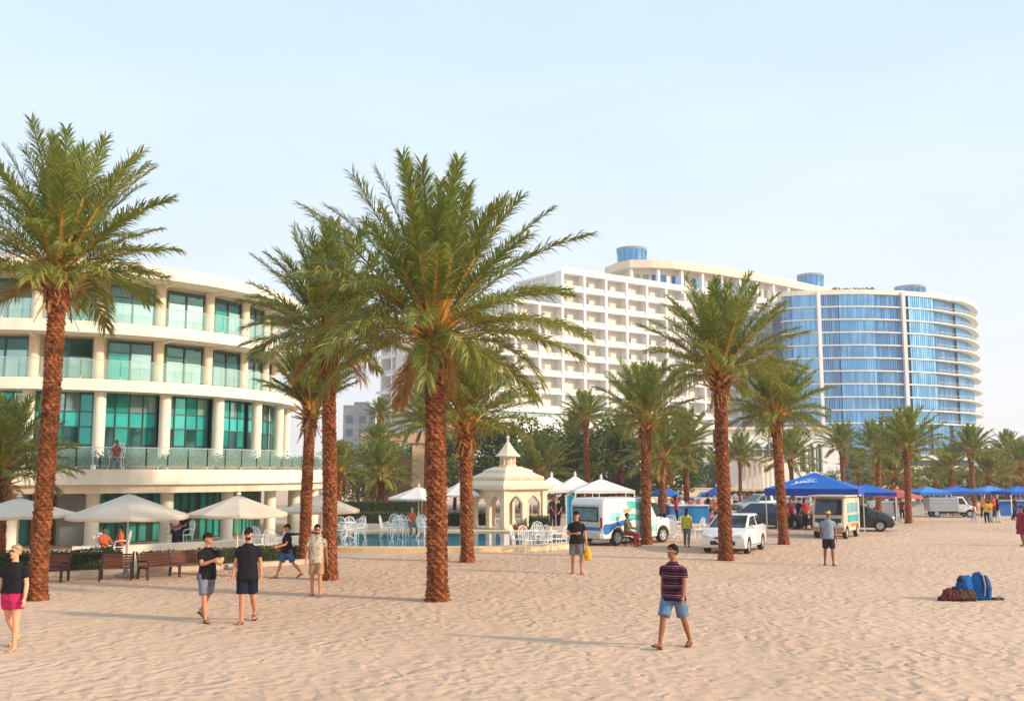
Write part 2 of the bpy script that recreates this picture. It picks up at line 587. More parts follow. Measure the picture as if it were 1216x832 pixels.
wl3 = hslab('wall', 5.5, 8.98, 8.863, 10.777, CREAM)
hslab('back_wall', 5.5, 8.75, 3.103, 6.147, TEALD)
hslab('back_wall', 5.5, 8.45, 0.163, 2.197, CREAM)

BAY = 14.9
def window(th, z0, z1, r, half, seed):
    rnd = random.Random(seed)
    t0, t1 = th - half, th + half
    a, b = Vector((*HP(t0, r), 0)), Vector((*HP(t1, r), 0))
    n = Vector((math.sin(R(th)), -math.cos(R(th)), 0)) if th >= 0 else Vector((0, -1, 0))
    u = (b - a)
    fr = MB()
    for p, q in (((0, z0), (0, z1)), ((1, z0), (1, z1)), ((0, z1), (1, z1)), ((0, z0), (1, z0)), ((0.5, z0), (0.5, z1))):
        fr.beam(a + u * p[0] + Vector((0, 0, p[1])) + n * 0.05, a + u * q[0] + Vector((0, 0, q[1])) + n * 0.05, 0.06, 0.07, up=n)
    zt = z1 - (z1 - z0) * 0.28
    fr.beam(a + Vector((0, 0, zt)) + n * 0.048, a + u * 0.5 + Vector((0, 0, zt)) + n * 0.048, 0.04, 0.05, up=n)
    f = hbuild(fr, 'window', FRAME)
    gl = MB()
    o = Vector((0, 0, 0)) + n * 0.03
    za = Vector((0, 0, z0)); zb = Vector((0, 0, z1)); zm = Vector((0, 0, z0 + (z1 - z0) * rnd.uniform(0.55, 0.72)))
    for k in (0, 1):
        s0, s1 = a + u * (0.5 * k) + o, a + u * (0.5 * k + 0.5) + o
        gl.quad(s0 + zm, s1 + zm, s1 + zb, s0 + zb, 0)
        gl.quad(s0 + za, s1 + za, s1 + zm, s0 + zm, 1 if rnd.random() < 0.8 else 2)
    hbuild(gl, 'glass', [TEALD, TEALM, TEAL], f)
for lev, (z0, z1) in enumerate(((6.62, 8.3), (8.9, 10.62))):
    for k in range(-2, 8):
        window(6.2 + BAY * k, z0, z1, 9.0, 5.6, 100 * lev + k)
    for k in range(-2, 9):
        th = 13.6 + BAY * k - 14.9 * 0
        x, y = HP(th - 0.4, 9.12)
        c = MB(); c.lathe([(0.21, z0 - 0.016), (0.21, z1 + (0.09 if lev == 0 else 0.15))], 16, (x, y, 0))
        auto_smooth(hbuild(c, 'column', CREAM))
        # bracket under the slab above
        n = Vector((math.sin(R(th)), -math.cos(R(th)), 0)) if th >= 0 else Vector((0, -1, 0))
        zt = z1 + (0.03 if lev == 0 else 0.09)
        a = Vector((*HP(th, 9.25), zt)); b = Vector((*HP(th, 10.25), zt + 0.03))
        br = MB(); br.beam(a, b, 0.12, 0.11)
        hbuild(br, 'bracket', WHITE)
# first floor: tall teal glazing behind columns
for k in range(-2, 8):
    t0, t1 = 14.4 + BAY * (k - 1), 12.8 + BAY * k
    fr, gl = MB(), MB()
    N = 4
    rnd = random.Random(50 + k)
    for i in range(N):
        ta, tb = t0 + (t1 - t0) * i / N, t0 + (t1 - t0) * (i + 1) / N
        a, b = HP(ta, 9.3), HP(tb, 9.3)
        P = lambda q, z: (q[0], q[1], z)
        gl.quad(P(a, 3.1), P(b, 3.1), P(b, 4.1), P(a, 4.1), 0)
        gl.quad(P(a, 4.1), P(b, 4.1), P(b, 4.78), P(a, 4.78), 1 if i % 2 else 0)
        gl.quad(P(a, 4.78), P(b, 4.78), P(b, 5.38), P(a, 5.38), 2)
        gl.quad(P(a, 5.38), P(b, 5.38), P(b, 6.15), P(a, 6.15), rnd.choice([1, 1, 3]))
        for q in ((a, b) if i == N - 1 else (a,)):
            fr.beam(P(q, 3.1), P(q, 6.15), 0.045, 0.09)
        for z in (4.78, 5.38, 6.08):
            n = Vector((math.sin(R(ta)), -math.cos(R(ta)), 0)) * 0.02
            fr.beam(Vector(P(a, z)) + n, Vector(P(b, z)) + n, 0.05, 0.04)
    w1 = hbuild(fr, 'glazing_frame', FRAME)
    hbuild(gl, 'glass', [TEALD, TEAL, TEALL, TEALM], w1)
    x, y = HP(13.6 + BAY * k, 9.85)
    c = MB(); c.lathe([(0.23, 3.103), (0.23, 6.147)], 18, (x, y, 0))
    auto_smooth(hbuild(c, 'column', WHITE))
# ground floor: columns, curtained glazing, one dark entrance
for k in range(-2, 8):
    t0, t1 = 13.6 + BAY * (k - 1), 13.6 + BAY * k
    x, y = HP(t1 - 0.9, 10.75)
    c = MB(); c.lathe([(0.32, 0.163), (0.32, 0.22), (0.26, 0.26), (0.25, 2.12), (0.3, 2.15), (0.3, 2.197)], 20, (x, y, 0))
    auto_smooth(hbuild(c, 'column', WHITE))
    if k == 1:   # entrance with grey side wall
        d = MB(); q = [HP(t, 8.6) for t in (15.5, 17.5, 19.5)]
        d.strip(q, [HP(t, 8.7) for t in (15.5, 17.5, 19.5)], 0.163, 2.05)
        hbuild(d, 'entrance_shade', DARK)  # near-black slab paints in the shaded interior of the open entry
        d = MB(); d.strip([HP(t, 8.6) for t in (20.5, 23, 27)], [HP(t, 9.3) for t in (20.5, 23, 27)], 0.163, 2.19)
        hbuild(d, 'side_wall', GREYC)
        continue
    fr, gl = MB(), MB()
    N = 5
    for i in range(N):
        ta, tb = t0 + 1 + (t1 - t0 - 1) * i / N, t0 + 1 + (t1 - t0 - 1) * (i + 1) / N
        a, b = HP(ta, 8.7), HP(tb, 8.7)
        gl.quad((*a, 0.2), (*b, 0.2), (*b, 2.15), (*a, 2.15), 0)
        fr.beam((*a, 0.163), (*a, 2.19), 0.09, 0.14)
        if i == N - 1: fr.beam((*b, 0.163), (*b, 2.19), 0.09, 0.14)
    w1 = hbuild(fr, 'shopfront_frame', FRAME)
    hbuild(gl, 'curtained_glass', [CURT], w1)
for k in (6.9, 7.6, 8.3):
    x, y = HP(13.6 + BAY * (k - 1) + 4, 11.3)
    c = MB(); c.lathe([(0.30, 0.163), (0.28, 2.197)], 18, (x, y, 0))
    auto_smooth(hbuild(c, 'column', WHITE))
# glass railings
for r, z, hgt in ((11.85, 3.103, 0.78), (10.4, 6.603, 0.72), (10.4, 8.863, 0.72)):
    b = MB()
    t = list(range(-24, 132, 4))
    for i in range(len(t) - 1):
        a, c = HP(t[i] + 0.15, r), HP(t[i + 1] - 0.15, r)
        b.beam((*a, z + hgt / 2 + 0.03), (*c, z + hgt / 2 + 0.03), 0.014, hgt - 0.02)
    rl = hbuild(b, 'glass_railing', GRAIL)
    cp = MB()
    pts = [HP(x, r) for x in t]
    cp.tube([(*p, z + hgt + 0.03) for p in pts], 0.016, 6)
    for p in pts[::2]:
        cp.box((p[0], p[1], z + 0.05), (0.05, 0.05, 0.1))
    hbuild(cp, 'rail_cap', ALLOY, rl)

def leaf_scatter(mb, pts, size, rnd, mi=0, up=0.3):
    """small random leaf quads at the points"""
    for p in pts:
        d = Vector((rnd.gauss(0, 1), rnd.gauss(0, 1), rnd.gauss(up, 0.8)))
        d = d.normalized() if d.length > 1e-3 else Vector((0, 0, 1))
        e = d.orthogonal().normalized()
        e = (Matrix.Rotation(rnd.uniform(0, 6.28), 3, d) @ e)
        f_ = d.cross(e)
        s = size * rnd.uniform(0.6, 1.3)
        P = Vector(p)
        mb.add([P - e * s * 0.5, P + f_ * s * 0.28, P + e * s * 0.5, P - f_ * s * 0.28], [(0, 1, 2, 3)], mi)

# planting along the terrace: separate planter boxes of shrubs
rnd = random.Random(3)
tp = list(range(12, 100, 6))
for i, t in enumerate(tp):
    x, y = HP(t, 11.35)
    pl = thing('terrace_planter', 'low leafy planter behind the glass terrace railing of the curved building', 'planter', (x, y, 3.103), R(t), 'planters along the glass terrace railing')
    b = MB(); b.box((0, 0, 0.07), (0.95, 0.3, 0.14)); b.build('box', C8('planter_clay', 120, 92, 74, rough=.9, var=.2), pl)
    b = MB()
    leaf_scatter(b, [(rnd.uniform(-.55, .55), rnd.uniform(-.2, .2), 0.16 + abs(rnd.gauss(0, .17))) for _ in range(620)], 0.13, rnd)
    leaf_scatter(b, [(rnd.uniform(-.55, .55), rnd.uniform(-.2, .2), 0.22 + abs(rnd.gauss(0, .17))) for _ in range(160)], 0.12, rnd, 1)
    b.build('foliage', [HEDGE, LEAF2], pl, fix=False)

# ------------------------------------------------------------------ hedges
def hedge(name, path, width, height, label, seed, dens=420, cat='hedge', group=None, leaf=0.085, z=0.0):
    rnd = random.Random(seed)
    o = Vector((*path[len(path) // 2], z))
    h = MB()
    core_r = []
    inn, out = [], []
    for i, p in enumerate(path):
        a, c = Vector(path[max(i - 1, 0)]), Vector(path[min(i + 1, len(path) - 1)])
        n = Vector(((c - a).y, -(c - a).x)).normalized()
        inn.append(Vector(p) - n * (width / 2 - 0.05)); out.append(Vector(p) + n * (width / 2 - 0.05))
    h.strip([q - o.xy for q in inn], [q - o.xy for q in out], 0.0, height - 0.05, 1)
    for i in range(len(path) - 1):
        L = (Vector(path[i + 1]) - Vector(path[i])).length
        pts = []
        for _ in range(int(L * dens)):
            t = rnd.random()
            a, b = inn[i].lerp(inn[i + 1], t), out[i].lerp(out[i + 1], t)
            k = rnd.random()
            wob = 0.05 * noise.noise(Vector((a.x * 1.3, a.y * 1.3, seed)))
            if k < 0.42:
                p = a.lerp(b, rnd.random()); zz = height + rnd.gauss(0, 0.025) + wob
            else:
                p = (b if k < 0.85 else a) + (b - a).normalized() * (1 if k < .85 else -1) * (rnd.gauss(0.02, 0.03) + wob); zz = rnd.uniform(0.02, height)
            pts.append((p.x - o.x, p.y - o.y, zz))
        leaf_scatter(h, pts, leaf, rnd, 0 if rnd.random() < .9 else 0)
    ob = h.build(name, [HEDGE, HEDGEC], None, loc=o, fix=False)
    return tag(ob, label, cat, group)
hedge('hedge', [HP(t, 19.2) for t in range(8, 30, 2)], 1.1, 0.62, 'dark clipped hedge curving behind the leftmost benches', 1)
hedge('hedge', [HP(t, 18.9) for t in range(30, 48, 2)], 0.9, 0.5, 'low clipped hedge behind the long slatted bench', 2)
b = MB(); b.strip(arc(20.0, 0, 46), arc(20.35, 0, 46), 0, 0.13)
tag(b.build('kerb', KERB), None, None, kind='structure')
b = MB(); b.strip(arc(13.3, -40, 60), arc(19.99, -40, 60), 0.0, 0.008)
tag(b.build('garden_path', PAVE), None, None, kind='structure')
b = MB(); b.strip(arc(13.8, 24, 60), arc(14.4, 24, 60), 0.0, 0.42)
tag(b.build('garden_wall', WHITE), 'low white curved wall between the hedge and the curved building', 'wall')

# ------------------------------------------------------------------ pool, pool terrace
PC = AT(505, 640, 43.4)
pool_c = (PC.x, 44.0)
def sup(cx, cy, a, b_, n, t):
    c, s = math.cos(t), math.sin(t)
    return (cx + a * math.copysign(abs(c) ** (2 / n), c), cy + b_ * math.copysign(abs(s) ** (2 / n), s))
NP = 72
ring = lambda a, b_: [sup(pool_c[0], pool_c[1], a, b_, 2.6, 2 * PI * i / NP) for i in range(NP + 1)]
A_, B_ = 6.2, 5.0
cop = MB(); cop.strip(ring(A_, B_), ring(A_ + 0.9, B_ + 1.1), 0.0, 0.16)
tag(cop.build('pool_coping', COPING), None, None, kind='structure')
wt = MB(); wt.prism([p for p in ring(A_ + 0.02, B_ + 0.02)[:-1]], 0.004, 0.10)
tag(wt.build('pool_water', WATER), None, None, kind='structure')
st = MB(); st.prism([(-9.5, 50.2), (3.6, 50.2), (4.4, 51.0), (4.4, 64), (-18, 64), (-18, 53), (-12.5, 50.2)], 0.0, 0.12)
tag(st.build('pool_terrace', PAVE), None, None, kind='structure')
hedge('hedge', [(AT(395 + i * 15, 600, 57).x, 57.2) for i in range(8)], 1.0, 0.62, 'front tier of the dark green hedge beyond the pool', 4, 260, leaf=0.11, z=0.1)
hedge('hedge', [(AT(395 + i * 15, 600, 60).x, 60) for i in range(8)], 1.0, 1.15, 'taller rear tier of the dark green hedge beyond the pool', 5, 260, leaf=0.11, z=0.1)
hedge('hedge', [(AT(532 + i * 10, 600, 54.5).x, 54.5) for i in range(6)], 0.9, 0.7, 'dark clipped hedge left of the stone gazebo', 6, 300, leaf=0.1, z=0.11)
hedge('hedge', [(AT(628 + i * 6, 600, 51.4).x, 51.4) for i in range(5)], 0.9, 0.62, 'small rounded green hedge at the right corner of the stone gazebo', 7, 420, leaf=0.09, z=0.11)
hedge('hedge', [(AT(866 + i * 9, 585, 96).x, 96) for i in range(6)], 1.6, 1.15, 'olive hedge on the low promenade wall behind the white hatchback', 8, 120, leaf=0.2, z=0.0)
# ------------------------------------------------------------------ large white hotel
HA = Vector((-13.9, 186.0, 0))
HU = Vector((72.1, 53.0, 0)).normalized()
HN = Vector((HU.y, -HU.x, 0))
ht = thing('white_hotel', 'huge white hotel with a grid of recessed balconies and blue roof drums', 'building', HA)
Z0, FH, BW, DEP = 15.3, 3.64, 6.05, 1.9
def tops(i):
    return 4 if i < 2 else (5 if i < 3 else (6 if i < 5 else 8))
def lows(i):
    return -1 if i >= 12 else 0
def hp(s, d, z):
    """along the front, out of it, up; in the hotel's own frame"""
    return HU * s + HN * d + Vector((0, 0, z))
NB = 17
def obox(mb, s0, s1, d0, d1, z0, z1, mi=0, U=HU, N=HN, O=Vector((0, 0, 0))):
    vv = []
    for z in (z0, z1):
        for s, d in ((s0, d1), (s1, d1), (s1, d0), (s0, d0)):
            vv.append(O + U * s + N * d + Vector((0, 0, z)))
    mb.add(vv, [(0, 3, 2, 1), (4, 5, 6, 7), (0, 1, 5, 4), (1, 2, 6, 5), (2, 3, 7, 6), (3, 0, 4, 7)], mi)
fr, bk = MB(), MB()
for i in range(NB + 1):
    t = max(tops(min(i, NB - 1)), tops(max(i - 1, 0)))
    lo = min(lows(min(i, NB - 1)), lows(max(i - 1, 0)))
    obox(fr, i * BW - 0.3, i * BW + 0.3, -DEP - 0.01, 0.12, Z0 + lo * FH, Z0 + t * FH + 0.2)
for i in range(NB):
    for k in range(lows(i), tops(i) + 1):
        obox(fr, i * BW + 0.3, (i + 1) * BW - 0.3, -DEP, 0.08, Z0 + k * FH - 0.28, Z0 + k * FH + 0.28)
    obox(bk, i * BW, (i + 1) * BW, -16, -DEP - 0.012, 0.0, Z0 + tops(i) * FH + 0.12)
fo = fr.build('balcony_grid', HOTELW, ht)
obox(bk, NB * BW, 21 * BW, -16, -3.2, 0.0, Z0 + 8 * FH + 0.12)
bk.build('wall', HOTELB, ht)
rt_ = MB()
for k in range(7, 9):
    obox(rt_, 5 * BW - .35, 5 * BW - .003, -15.9, -DEP - .02, Z0 + k * FH - .28, Z0 + k * FH + .12)
for d in (-5.5, -10, -15):
    obox(rt_, 5 * BW - .33, 5 * BW - .003, d - .3, d + .3, Z0 + 6 * FH + .15, Z0 + 7 * FH - .29)
    obox(rt_, 5 * BW - .33, 5 * BW - .003, d - .3, d + .3, Z0 + 7 * FH + .13, Z0 + 8 * FH - .29)
rt_.build('return_grid', HOTELW, ht)
# balcony windows, one mesh shared
wm = MB()
wm.box((0, 0.02, 1.15), (2.3, 0.06, 2.3), mi=0)
wm.box((-0.62, -0.04, 1.15), (0.85, 0.05, 2.15), mi=1)
wm.box((0.55, -0.04, 1.15), (0.85, 0.05, 2.15), mi=2)
WCUR = C8('pale_curtain', 240, 226, 200, rough=0.8, var=0.1, vscale=3, stretch=(4, 4, .2))
WGL = C8('hotel_pane', 150, 142, 128, rough=0.15, var=0.25, vscale=1.0, spec=0.7)
WDK = C8('hotel_dark_pane', 92, 88, 84, rough=0.15, var=0.3, vscale=1.0, spec=0.7)
wmesh = [wm.mesh('balcony_window', [HOTELW, WCUR, WGL]), wm.mesh('balcony_window', [HOTELW, WGL, WDK]), wm.mesh('balcony_window', [HOTELW, WCUR, WDK]), wm.mesh('balcony_window', [HOTELW, WDK, WCUR])]
rw_ = random.Random(77)
bays = [(i, k) for i in range(NB) for k in range(lows(i), tops(i))]
rest = MB()
cnt = 0
bays.sort(key=lambda q: (q[0] > 12, q[0]))
rot = math.atan2(HU.y, HU.x)
for i, k in bays:
    p = hp(i * BW + 1.85, -DEP + 0.03, Z0 + k * FH + 0.3)
    if cnt < 90:
        link('balcony_window', wmesh[rw_.choice([0, 0, 0, 1, 2, 2, 3])], ht, p, rot)
        cnt += 1
    else:
        Mx = Matrix.Translation(p) @ Matrix.Rotation(rot, 4, 'Z')
        for c_, d_, mi in (((0, .02, 1.15), (2.3, .06, 2.3), 0), ((-.62, -.04, 1.15), (.85, .05, 2.15), 1), ((.55, -.04, 1.15), (.85, .05, 2.15), 2)):
            rest.box(c_, d_, mi=mi, M=Mx)
ro = rest.build('balcony_window', [HOTELW, WCUR, WGL], ht)
ro['kind'] = 'stuff'
RAILW = C8('pale_railing', 222, 220, 212, rough=0.4, var=0.05, alpha=0.55)
for k in range(-1, 8):
    rb = MB()
    for i in range(NB):
        if lows(i) <= k < tops(i):
            obox(rb, i * BW + 0.3, (i + 1) * BW - 0.3, -0.12, -0.06, Z0 + k * FH + 0.28, Z0 + k * FH + 1.05)
    rb.build('railing', RAILW, ht)
# left wing, receding and in shade, which the greyer wall colour also paints in
LU = Vector((-15.3, 21.3, 0)).normalized()
LN = Vector((-LU.y, LU.x, 0))
lw, lb = MB(), MB()
for i in range(6):
    obox(lw, i * 4.4 + 0.3 - 0.25, i * 4.4 + 0.3 + 0.25, -1.8, 0.1, Z0 - 3.3, Z0 + 4 * FH + .2, U=LU, N=LN)
for k in range(-1, 5):
    for i in range(5):
        obox(lw, i * 4.4 + 0.55, (i + 1) * 4.4 + 0.05, -1.8, 0.5 if (i + k) % 2 else 0.15, Z0 + k * FH - .3, Z0 + k * FH + .3, U=LU, N=LN)
obox(lw, 22.58, 24.0, -3, 0.3, Z0 + 1 * FH, Z0 + 1 * FH + 0.5, U=LU, N=LN)
obox(lw, 22.58, 24.0, -3, 0.3, Z0 + 3 * FH, Z0 + 3 * FH + 0.5, U=LU, N=LN)
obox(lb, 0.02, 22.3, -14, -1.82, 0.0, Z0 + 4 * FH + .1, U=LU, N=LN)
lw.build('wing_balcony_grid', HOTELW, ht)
lb.build('wing_wall', C8('wing_shade_grey', 178, 172, 164, rough=.85, var=.08, vscale=.3), ht)
for k in range(-1, 4):
    rb = MB()
    for i in range(5):
        obox(rb, i * 4.4 + 0.55, (i + 1) * 4.4 + .05, -.1, -.04, Z0 + k * FH + .3, Z0 + k * FH + 1.0, U=LU, N=LN)
    rb.build('wing_railing', RAILW, ht)
# podium with frieze
pd = MB()
obox(pd, 2, NB * BW, 0.15, 5.5, 0, Z0 - FH - 0.4 if False else 9.6)
obox(pd, 2, 12 * BW - .4, 0.15, 3.5, 9.6, Z0 - 1.6)
obox(pd, 2, 12 * BW - .4, 0.14, 3.9, Z0 - 0.75, Z0 - .3)
pdo = pd.build('podium', HOTELW, ht)
fz = MB()
FRZ = C8('carved_frieze', 150, 170, 160, rough=.7, var=.5, vscale=1.2)
obox(fz, 2.1, 12 * BW - .5, 0.16, 3.4, Z0 - 1.6, Z0 - .75)
fz.build('frieze', FRZ, pdo)
# penthouse with a curved roof
out = [(718, 231), (733, 225), (748, 222), (775, 222), (800, 223), (850, 229.5), (900, 238), (930, 244), (955, 250), (975, 255), (992, 260), (1002, 266), (1004, 273)]
pts = [(AT(px, 320, Y).x - HA.x, Y - HA.y) for px, Y in out]
back = [(pts[-1][0] - 6, pts[-1][1] + 14), (pts[0][0] + 14, pts[0][1] + 38)]
def inset(pl, d):
    r_ = []
    for i, p in enumerate(pl):
        a, c = Vector(pl[max(i - 1, 0)]), Vector(pl[min(i + 1, len(pl) - 1)])
        n = Vector(((c - a).y, -(c - a).x)).normalized()
        r_.append(tuple(Vector(p) - n * d))
    return r_
rp = MB(); rp.prism(pts + back, 49.0, 50.8)
pr = rp.build('penthouse_roof', CREAM, ht)
wp = MB(); ins = inset(pts, 2.6); wp.prism(ins + back, 43.5, 48.997)
wo = wp.build('penthouse_wall', HOTELB, ht)
cw, gw = MB(), MB()
ins2 = inset(pts, 1.0); ins3 = inset(pts, 2.5)
def walk(pl, step):
    acc, out_ = 0.0, []
    for i in range(len(pl) - 1):
        a, b_ = Vector(pl[i]), Vector(pl[i + 1])
        L_ = (b_ - a).length
        d = (step - acc) % step
        while d < L_:
            out_.append(a.lerp(b_, d / L_)); d += step
        acc = (acc + L_) % step
    return out_
for q in walk(ins2[2:], 6.2):
    cw = MB(); cw.box((q.x, q.y, 46.3), (0.7, 0.7, 5.38), rot); cw.build('penthouse_column', HOTELW, ht)
for i in range(2, len(ins3) - 1):
    a, b = Vector(ins3[i]), Vector(ins3[i + 1])
    for k in range(2):
        s0, s1 = a.lerp(b, .5 * k + .1), a.lerp(b, .5 * k + .42)
        gw = MB(); gw.beam((s0.x, s0.y, 46.4), (s1.x, s1.y, 46.4), 0.12, 2.9)
        gw.build('penthouse_window', BLUED if i in (3, 4, 5) else WGL, wo)
rr = MB()
obox(rr, 5 * BW, NB * BW, -.2, -.1, Z0 + 8 * FH + .2, Z0 + 8 * FH + 1.1)
rr.build('roof_railing', RAILW, ht)
def drum(px, Y, ztop, zbot, rad, parent, org):
    c = AT(px, 320, Y)
    b = MB(); b.lathe([(rad * .88, zbot), (rad * .9, zbot + (ztop - zbot) * .5), (rad, ztop - .5)], 28, (c.x - org.x, c.y - org.y, 0))
    d = b.build('roof_drum', BLUEG, parent); auto_smooth(d)
    b = MB(); b.lathe([(rad * 1.02, ztop - .5), (rad * 1.04, ztop), (rad * .4, ztop + .25)], 28, (c.x - org.x, c.y - org.y, 0))
    auto_smooth(b.build('drum_cap', GREYC, d))
    b = MB()
    for k in range(14):
        a = 2 * PI * k / 14
        b.beam((c.x - org.x + rad * .905 * math.cos(a), c.y - org.y + rad * .905 * math.sin(a), zbot), (c.x - org.x + rad * 1.005 * math.cos(a), c.y - org.y + rad * 1.005 * math.sin(a), ztop - .5), .12, .1)
    b.build('drum_rib', BLUED, d)
drum(750.5, 236, 56.4, 50.8, 3.6, ht, HA)
drum(962, 262, 55.2, 50.8, 3.4, ht, HA)

# ------------------------------------------------------------------ blue glass tower
tw_pl = [(931, 253), (934, 250.5), (950, 249), (975, 248), (1000, 247.3), (1025, 247), (1050, 247.5), (1075, 248.8), (1098, 251), (1118, 254), (1134, 258), (1146, 263), (1153, 269), (1156, 277), (1152, 286)]
TO = Vector((90, 236, 0))
tw_pl = [(a, b * .9) for a, b in tw_pl]
tpts = [(AT(px, 450, Y).x - TO.x, Y - TO.y) for px, Y in tw_pl]
# denser path
def dense(pl, n):
    r_ = []
    for i in range(len(pl) - 1):
        p0, p1, p2, p3 = (Vector(pl[max(i - 1, 0)]), Vector(pl[i]), Vector(pl[i + 1]), Vector(pl[min(i + 2, len(pl) - 1)]))
        for k in range(n):
            t = k / n
            r_.append(tuple(0.5 * ((2 * p1) + (p2 - p0) * t + (2 * p0 - 5 * p1 + 4 * p2 - p3) * t * t + (3 * p1 - p0 - 3 * p2 + p3) * t ** 3)))
    r_.append(pl[-1])
    return r_
tp_ = dense(tpts, 3)
tback = [(tpts[-1][0] - 12, 26), (tpts[3][0] + 6, 12), (tpts[0][0] + 1, 3)]
tw = thing('glass_tower', 'rounded blue glass tower block with thin white floor bands right of the white hotel', 'building', TO)
core = MB(); core.prism(inset(tp_, 0.9) + tback, 0, 42.4)
core.build('core', BLUED, tw)
NF, TZ, TH_ = 10, 43.0, 2.92
pxs = [608 + 1190 * (p[0] + TO.x) / (p[1] + TO.y) for p in tp_]
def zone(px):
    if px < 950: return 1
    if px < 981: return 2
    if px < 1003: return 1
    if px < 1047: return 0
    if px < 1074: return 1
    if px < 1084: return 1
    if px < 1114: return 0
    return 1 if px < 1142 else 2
for k in range(NF + 1):
    zt = TZ - k * TH_
    zb = zt - TH_ if k < NF else 5.0
    gl, mu = MB(), MB()
    rnd = random.Random(k)
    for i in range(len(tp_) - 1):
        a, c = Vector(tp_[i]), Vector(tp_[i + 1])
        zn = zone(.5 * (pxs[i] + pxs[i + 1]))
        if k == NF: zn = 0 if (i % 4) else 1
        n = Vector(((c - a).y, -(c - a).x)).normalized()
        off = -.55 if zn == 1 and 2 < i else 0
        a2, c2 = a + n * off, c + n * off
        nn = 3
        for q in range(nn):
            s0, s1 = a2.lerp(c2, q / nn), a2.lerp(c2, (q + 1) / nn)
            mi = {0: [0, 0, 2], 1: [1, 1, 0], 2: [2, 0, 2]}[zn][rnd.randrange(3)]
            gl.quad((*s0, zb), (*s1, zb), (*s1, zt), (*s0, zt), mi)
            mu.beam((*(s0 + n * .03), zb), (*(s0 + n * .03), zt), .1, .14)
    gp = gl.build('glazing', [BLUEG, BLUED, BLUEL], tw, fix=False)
    mu.build('mullion', BLUEL, gp)
    sb = MB()
    def outv(i, base):
        return base + (1.5 if pxs[i] > 1143 else (1.0 if pxs[i] > 1136 else (.4 if pxs[i] > 1115 else 0)))
    ou = [inset(tp_, -outv(i, .35))[i] for i in range(len(tp_))]
    sb.strip(inset(tp_, .85), ou, zt - .13 if k else zt - .1, zt + .13 if k else zt + .95)
    sb.build('floor_band', WHITE, tw)
    if k > 0:
        rl = MB()
        sel = [i for i in range(len(tp_)) if pxs[i] > 1112]
        for i in sel[:-1]:
            a, c = ou[i], ou[i + 1]
            rl.beam((*a, zt + .55), (*c, zt + .55), .03, .05); rl.beam((*a, zt + .85), (*c, zt + .85), .04, .06); rl.beam((*a, zt + .2), (*a, zt + .85), .05, .05)
        rl.build('balcony_rail', RAILW, tw)
for px in (981.5, 1079):
    i = min(range(len(tp_)), key=lambda q: abs(pxs[q] - px))
    a = inset(tp_, -.45)[i]
    b = MB(); b.box((a[0], a[1], TZ - 14.6), (.75, 1.0, 30.4)); b.build('fin', HOTELW, tw)
b = MB(); b.prism(inset(tp_, 1.5) + tback, TZ + .2, TZ + .85); b.build('roof', HOTELW, tw)
bsh = MB(); rnd = random.Random(4)
leaf_scatter(bsh, [(rnd.uniform(-16, -6), rnd.uniform(-10, -8), TZ + 1.3 + rnd.random() * .8) for _ in range(300)], .6, rnd)
bsh.build('roof_planting', LEAF1, tw, fix=False)
drum(1079.5, 237, 47.3, 43.4, 3.5, tw, TO)

# ------------------------------------------------------------------ arch building (arcaded hall) in front of the hotel
def arch_wall(mb, x0, x1, z0, z1, y0, y1, ops, pointed=True, mi=0):
    """wall in the XZ plane between y0 (front) and y1 with arched openings [(xc, half, zsill, zspring, rise)]"""
    ops = sorted(ops)
    cur = x0
    def blk(a, b, c, d):
        if b - a > 1e-4 and d - c > 1e-4:
            mb.box(((a + b) / 2, (y0 + y1) / 2, (c + d) / 2), (b - a, abs(y1 - y0), d - c), mi=mi)
    for xc, hw, zs, zp, rise in ops:
        blk(cur, xc - hw, z0, z1)
        blk(xc - hw, xc + hw, z0, zs)
        N = 10
        prof = []
        for i in range(N + 1):
            t = -1 + 2 * i / N
            zz = zp + rise * ((1 - abs(t) ** 1.6) if pointed else math.sqrt(max(0, 1 - t * t)))
            prof.append((xc + hw * t, zz))
        vv = []
        for (x, z) in prof:
            vv += [(x, y0, z), (x, y0, z1), (x, y1, z1), (x, y1, z)]
        ff = []
        for i in range(N):
            o, q = 4 * i, 4 * i + 4
            ff += [(o, q, q + 1, o + 1), (o + 1, q + 1, q + 2, o + 2), (o + 2, q + 2, q + 3, o + 3), (o + 3, q + 3, q, o)]
        mb.add(vv, ff, mi)
        cur = xc + hw
    blk(cur, x1, z0, z1)
AY = 150.0
ax = lambda px: AT(px, 560, AY).x
ac = thing('arcade_building', 'low cream palace hall with pointed arch windows in front of the hotel', 'building', (ax(915), AY, 0))
X = lambda px: ax(px) - ax(915)
zz = lambda py: AT(900, py, AY).z
b = MB()
ops = [(X(844), 1.0, 1.2, zz(536), .8), (X(854), .8, 1.2, zz(536), .8), (X(873), 1.0, zz(546), zz(531), 1.0), (X(899), .95, zz(546), zz(533), 1.1), (X(916), 1.05, zz(546), zz(533), 1.1), (X(933), .95, zz(546), zz(533), 1.0), (X(954), .45, zz(560), zz(532), .8), (X(964.5), .5, zz(560), zz(532), .8), (X(973.5), .5, zz(560), zz(532), .8)]
arch_wall(b, X(838), X(1001), 0, zz(509), 0, 1.2, ops)
b.build('wall', HOTELW, ac)
b = MB()
for xc, hw, z0_, z1_, r_ in ops:
    b.box((xc, .8, (z0_ + z1_ + r_) / 2), (2 * hw, .1, z1_ + r_ - z0_))
b.build('window_glass', TEALD, ac)
b = MB()
for xc, hw, z0_, z1_, r_ in ops:
    b.box((xc, .7, (z0_ + z1_ + r_) / 2), (.12, .12, z1_ + r_ - z0_)); b.box((xc, .7, z1_), (2 * hw, .1, .12))
b.build('window_frame', WHITE, ac)
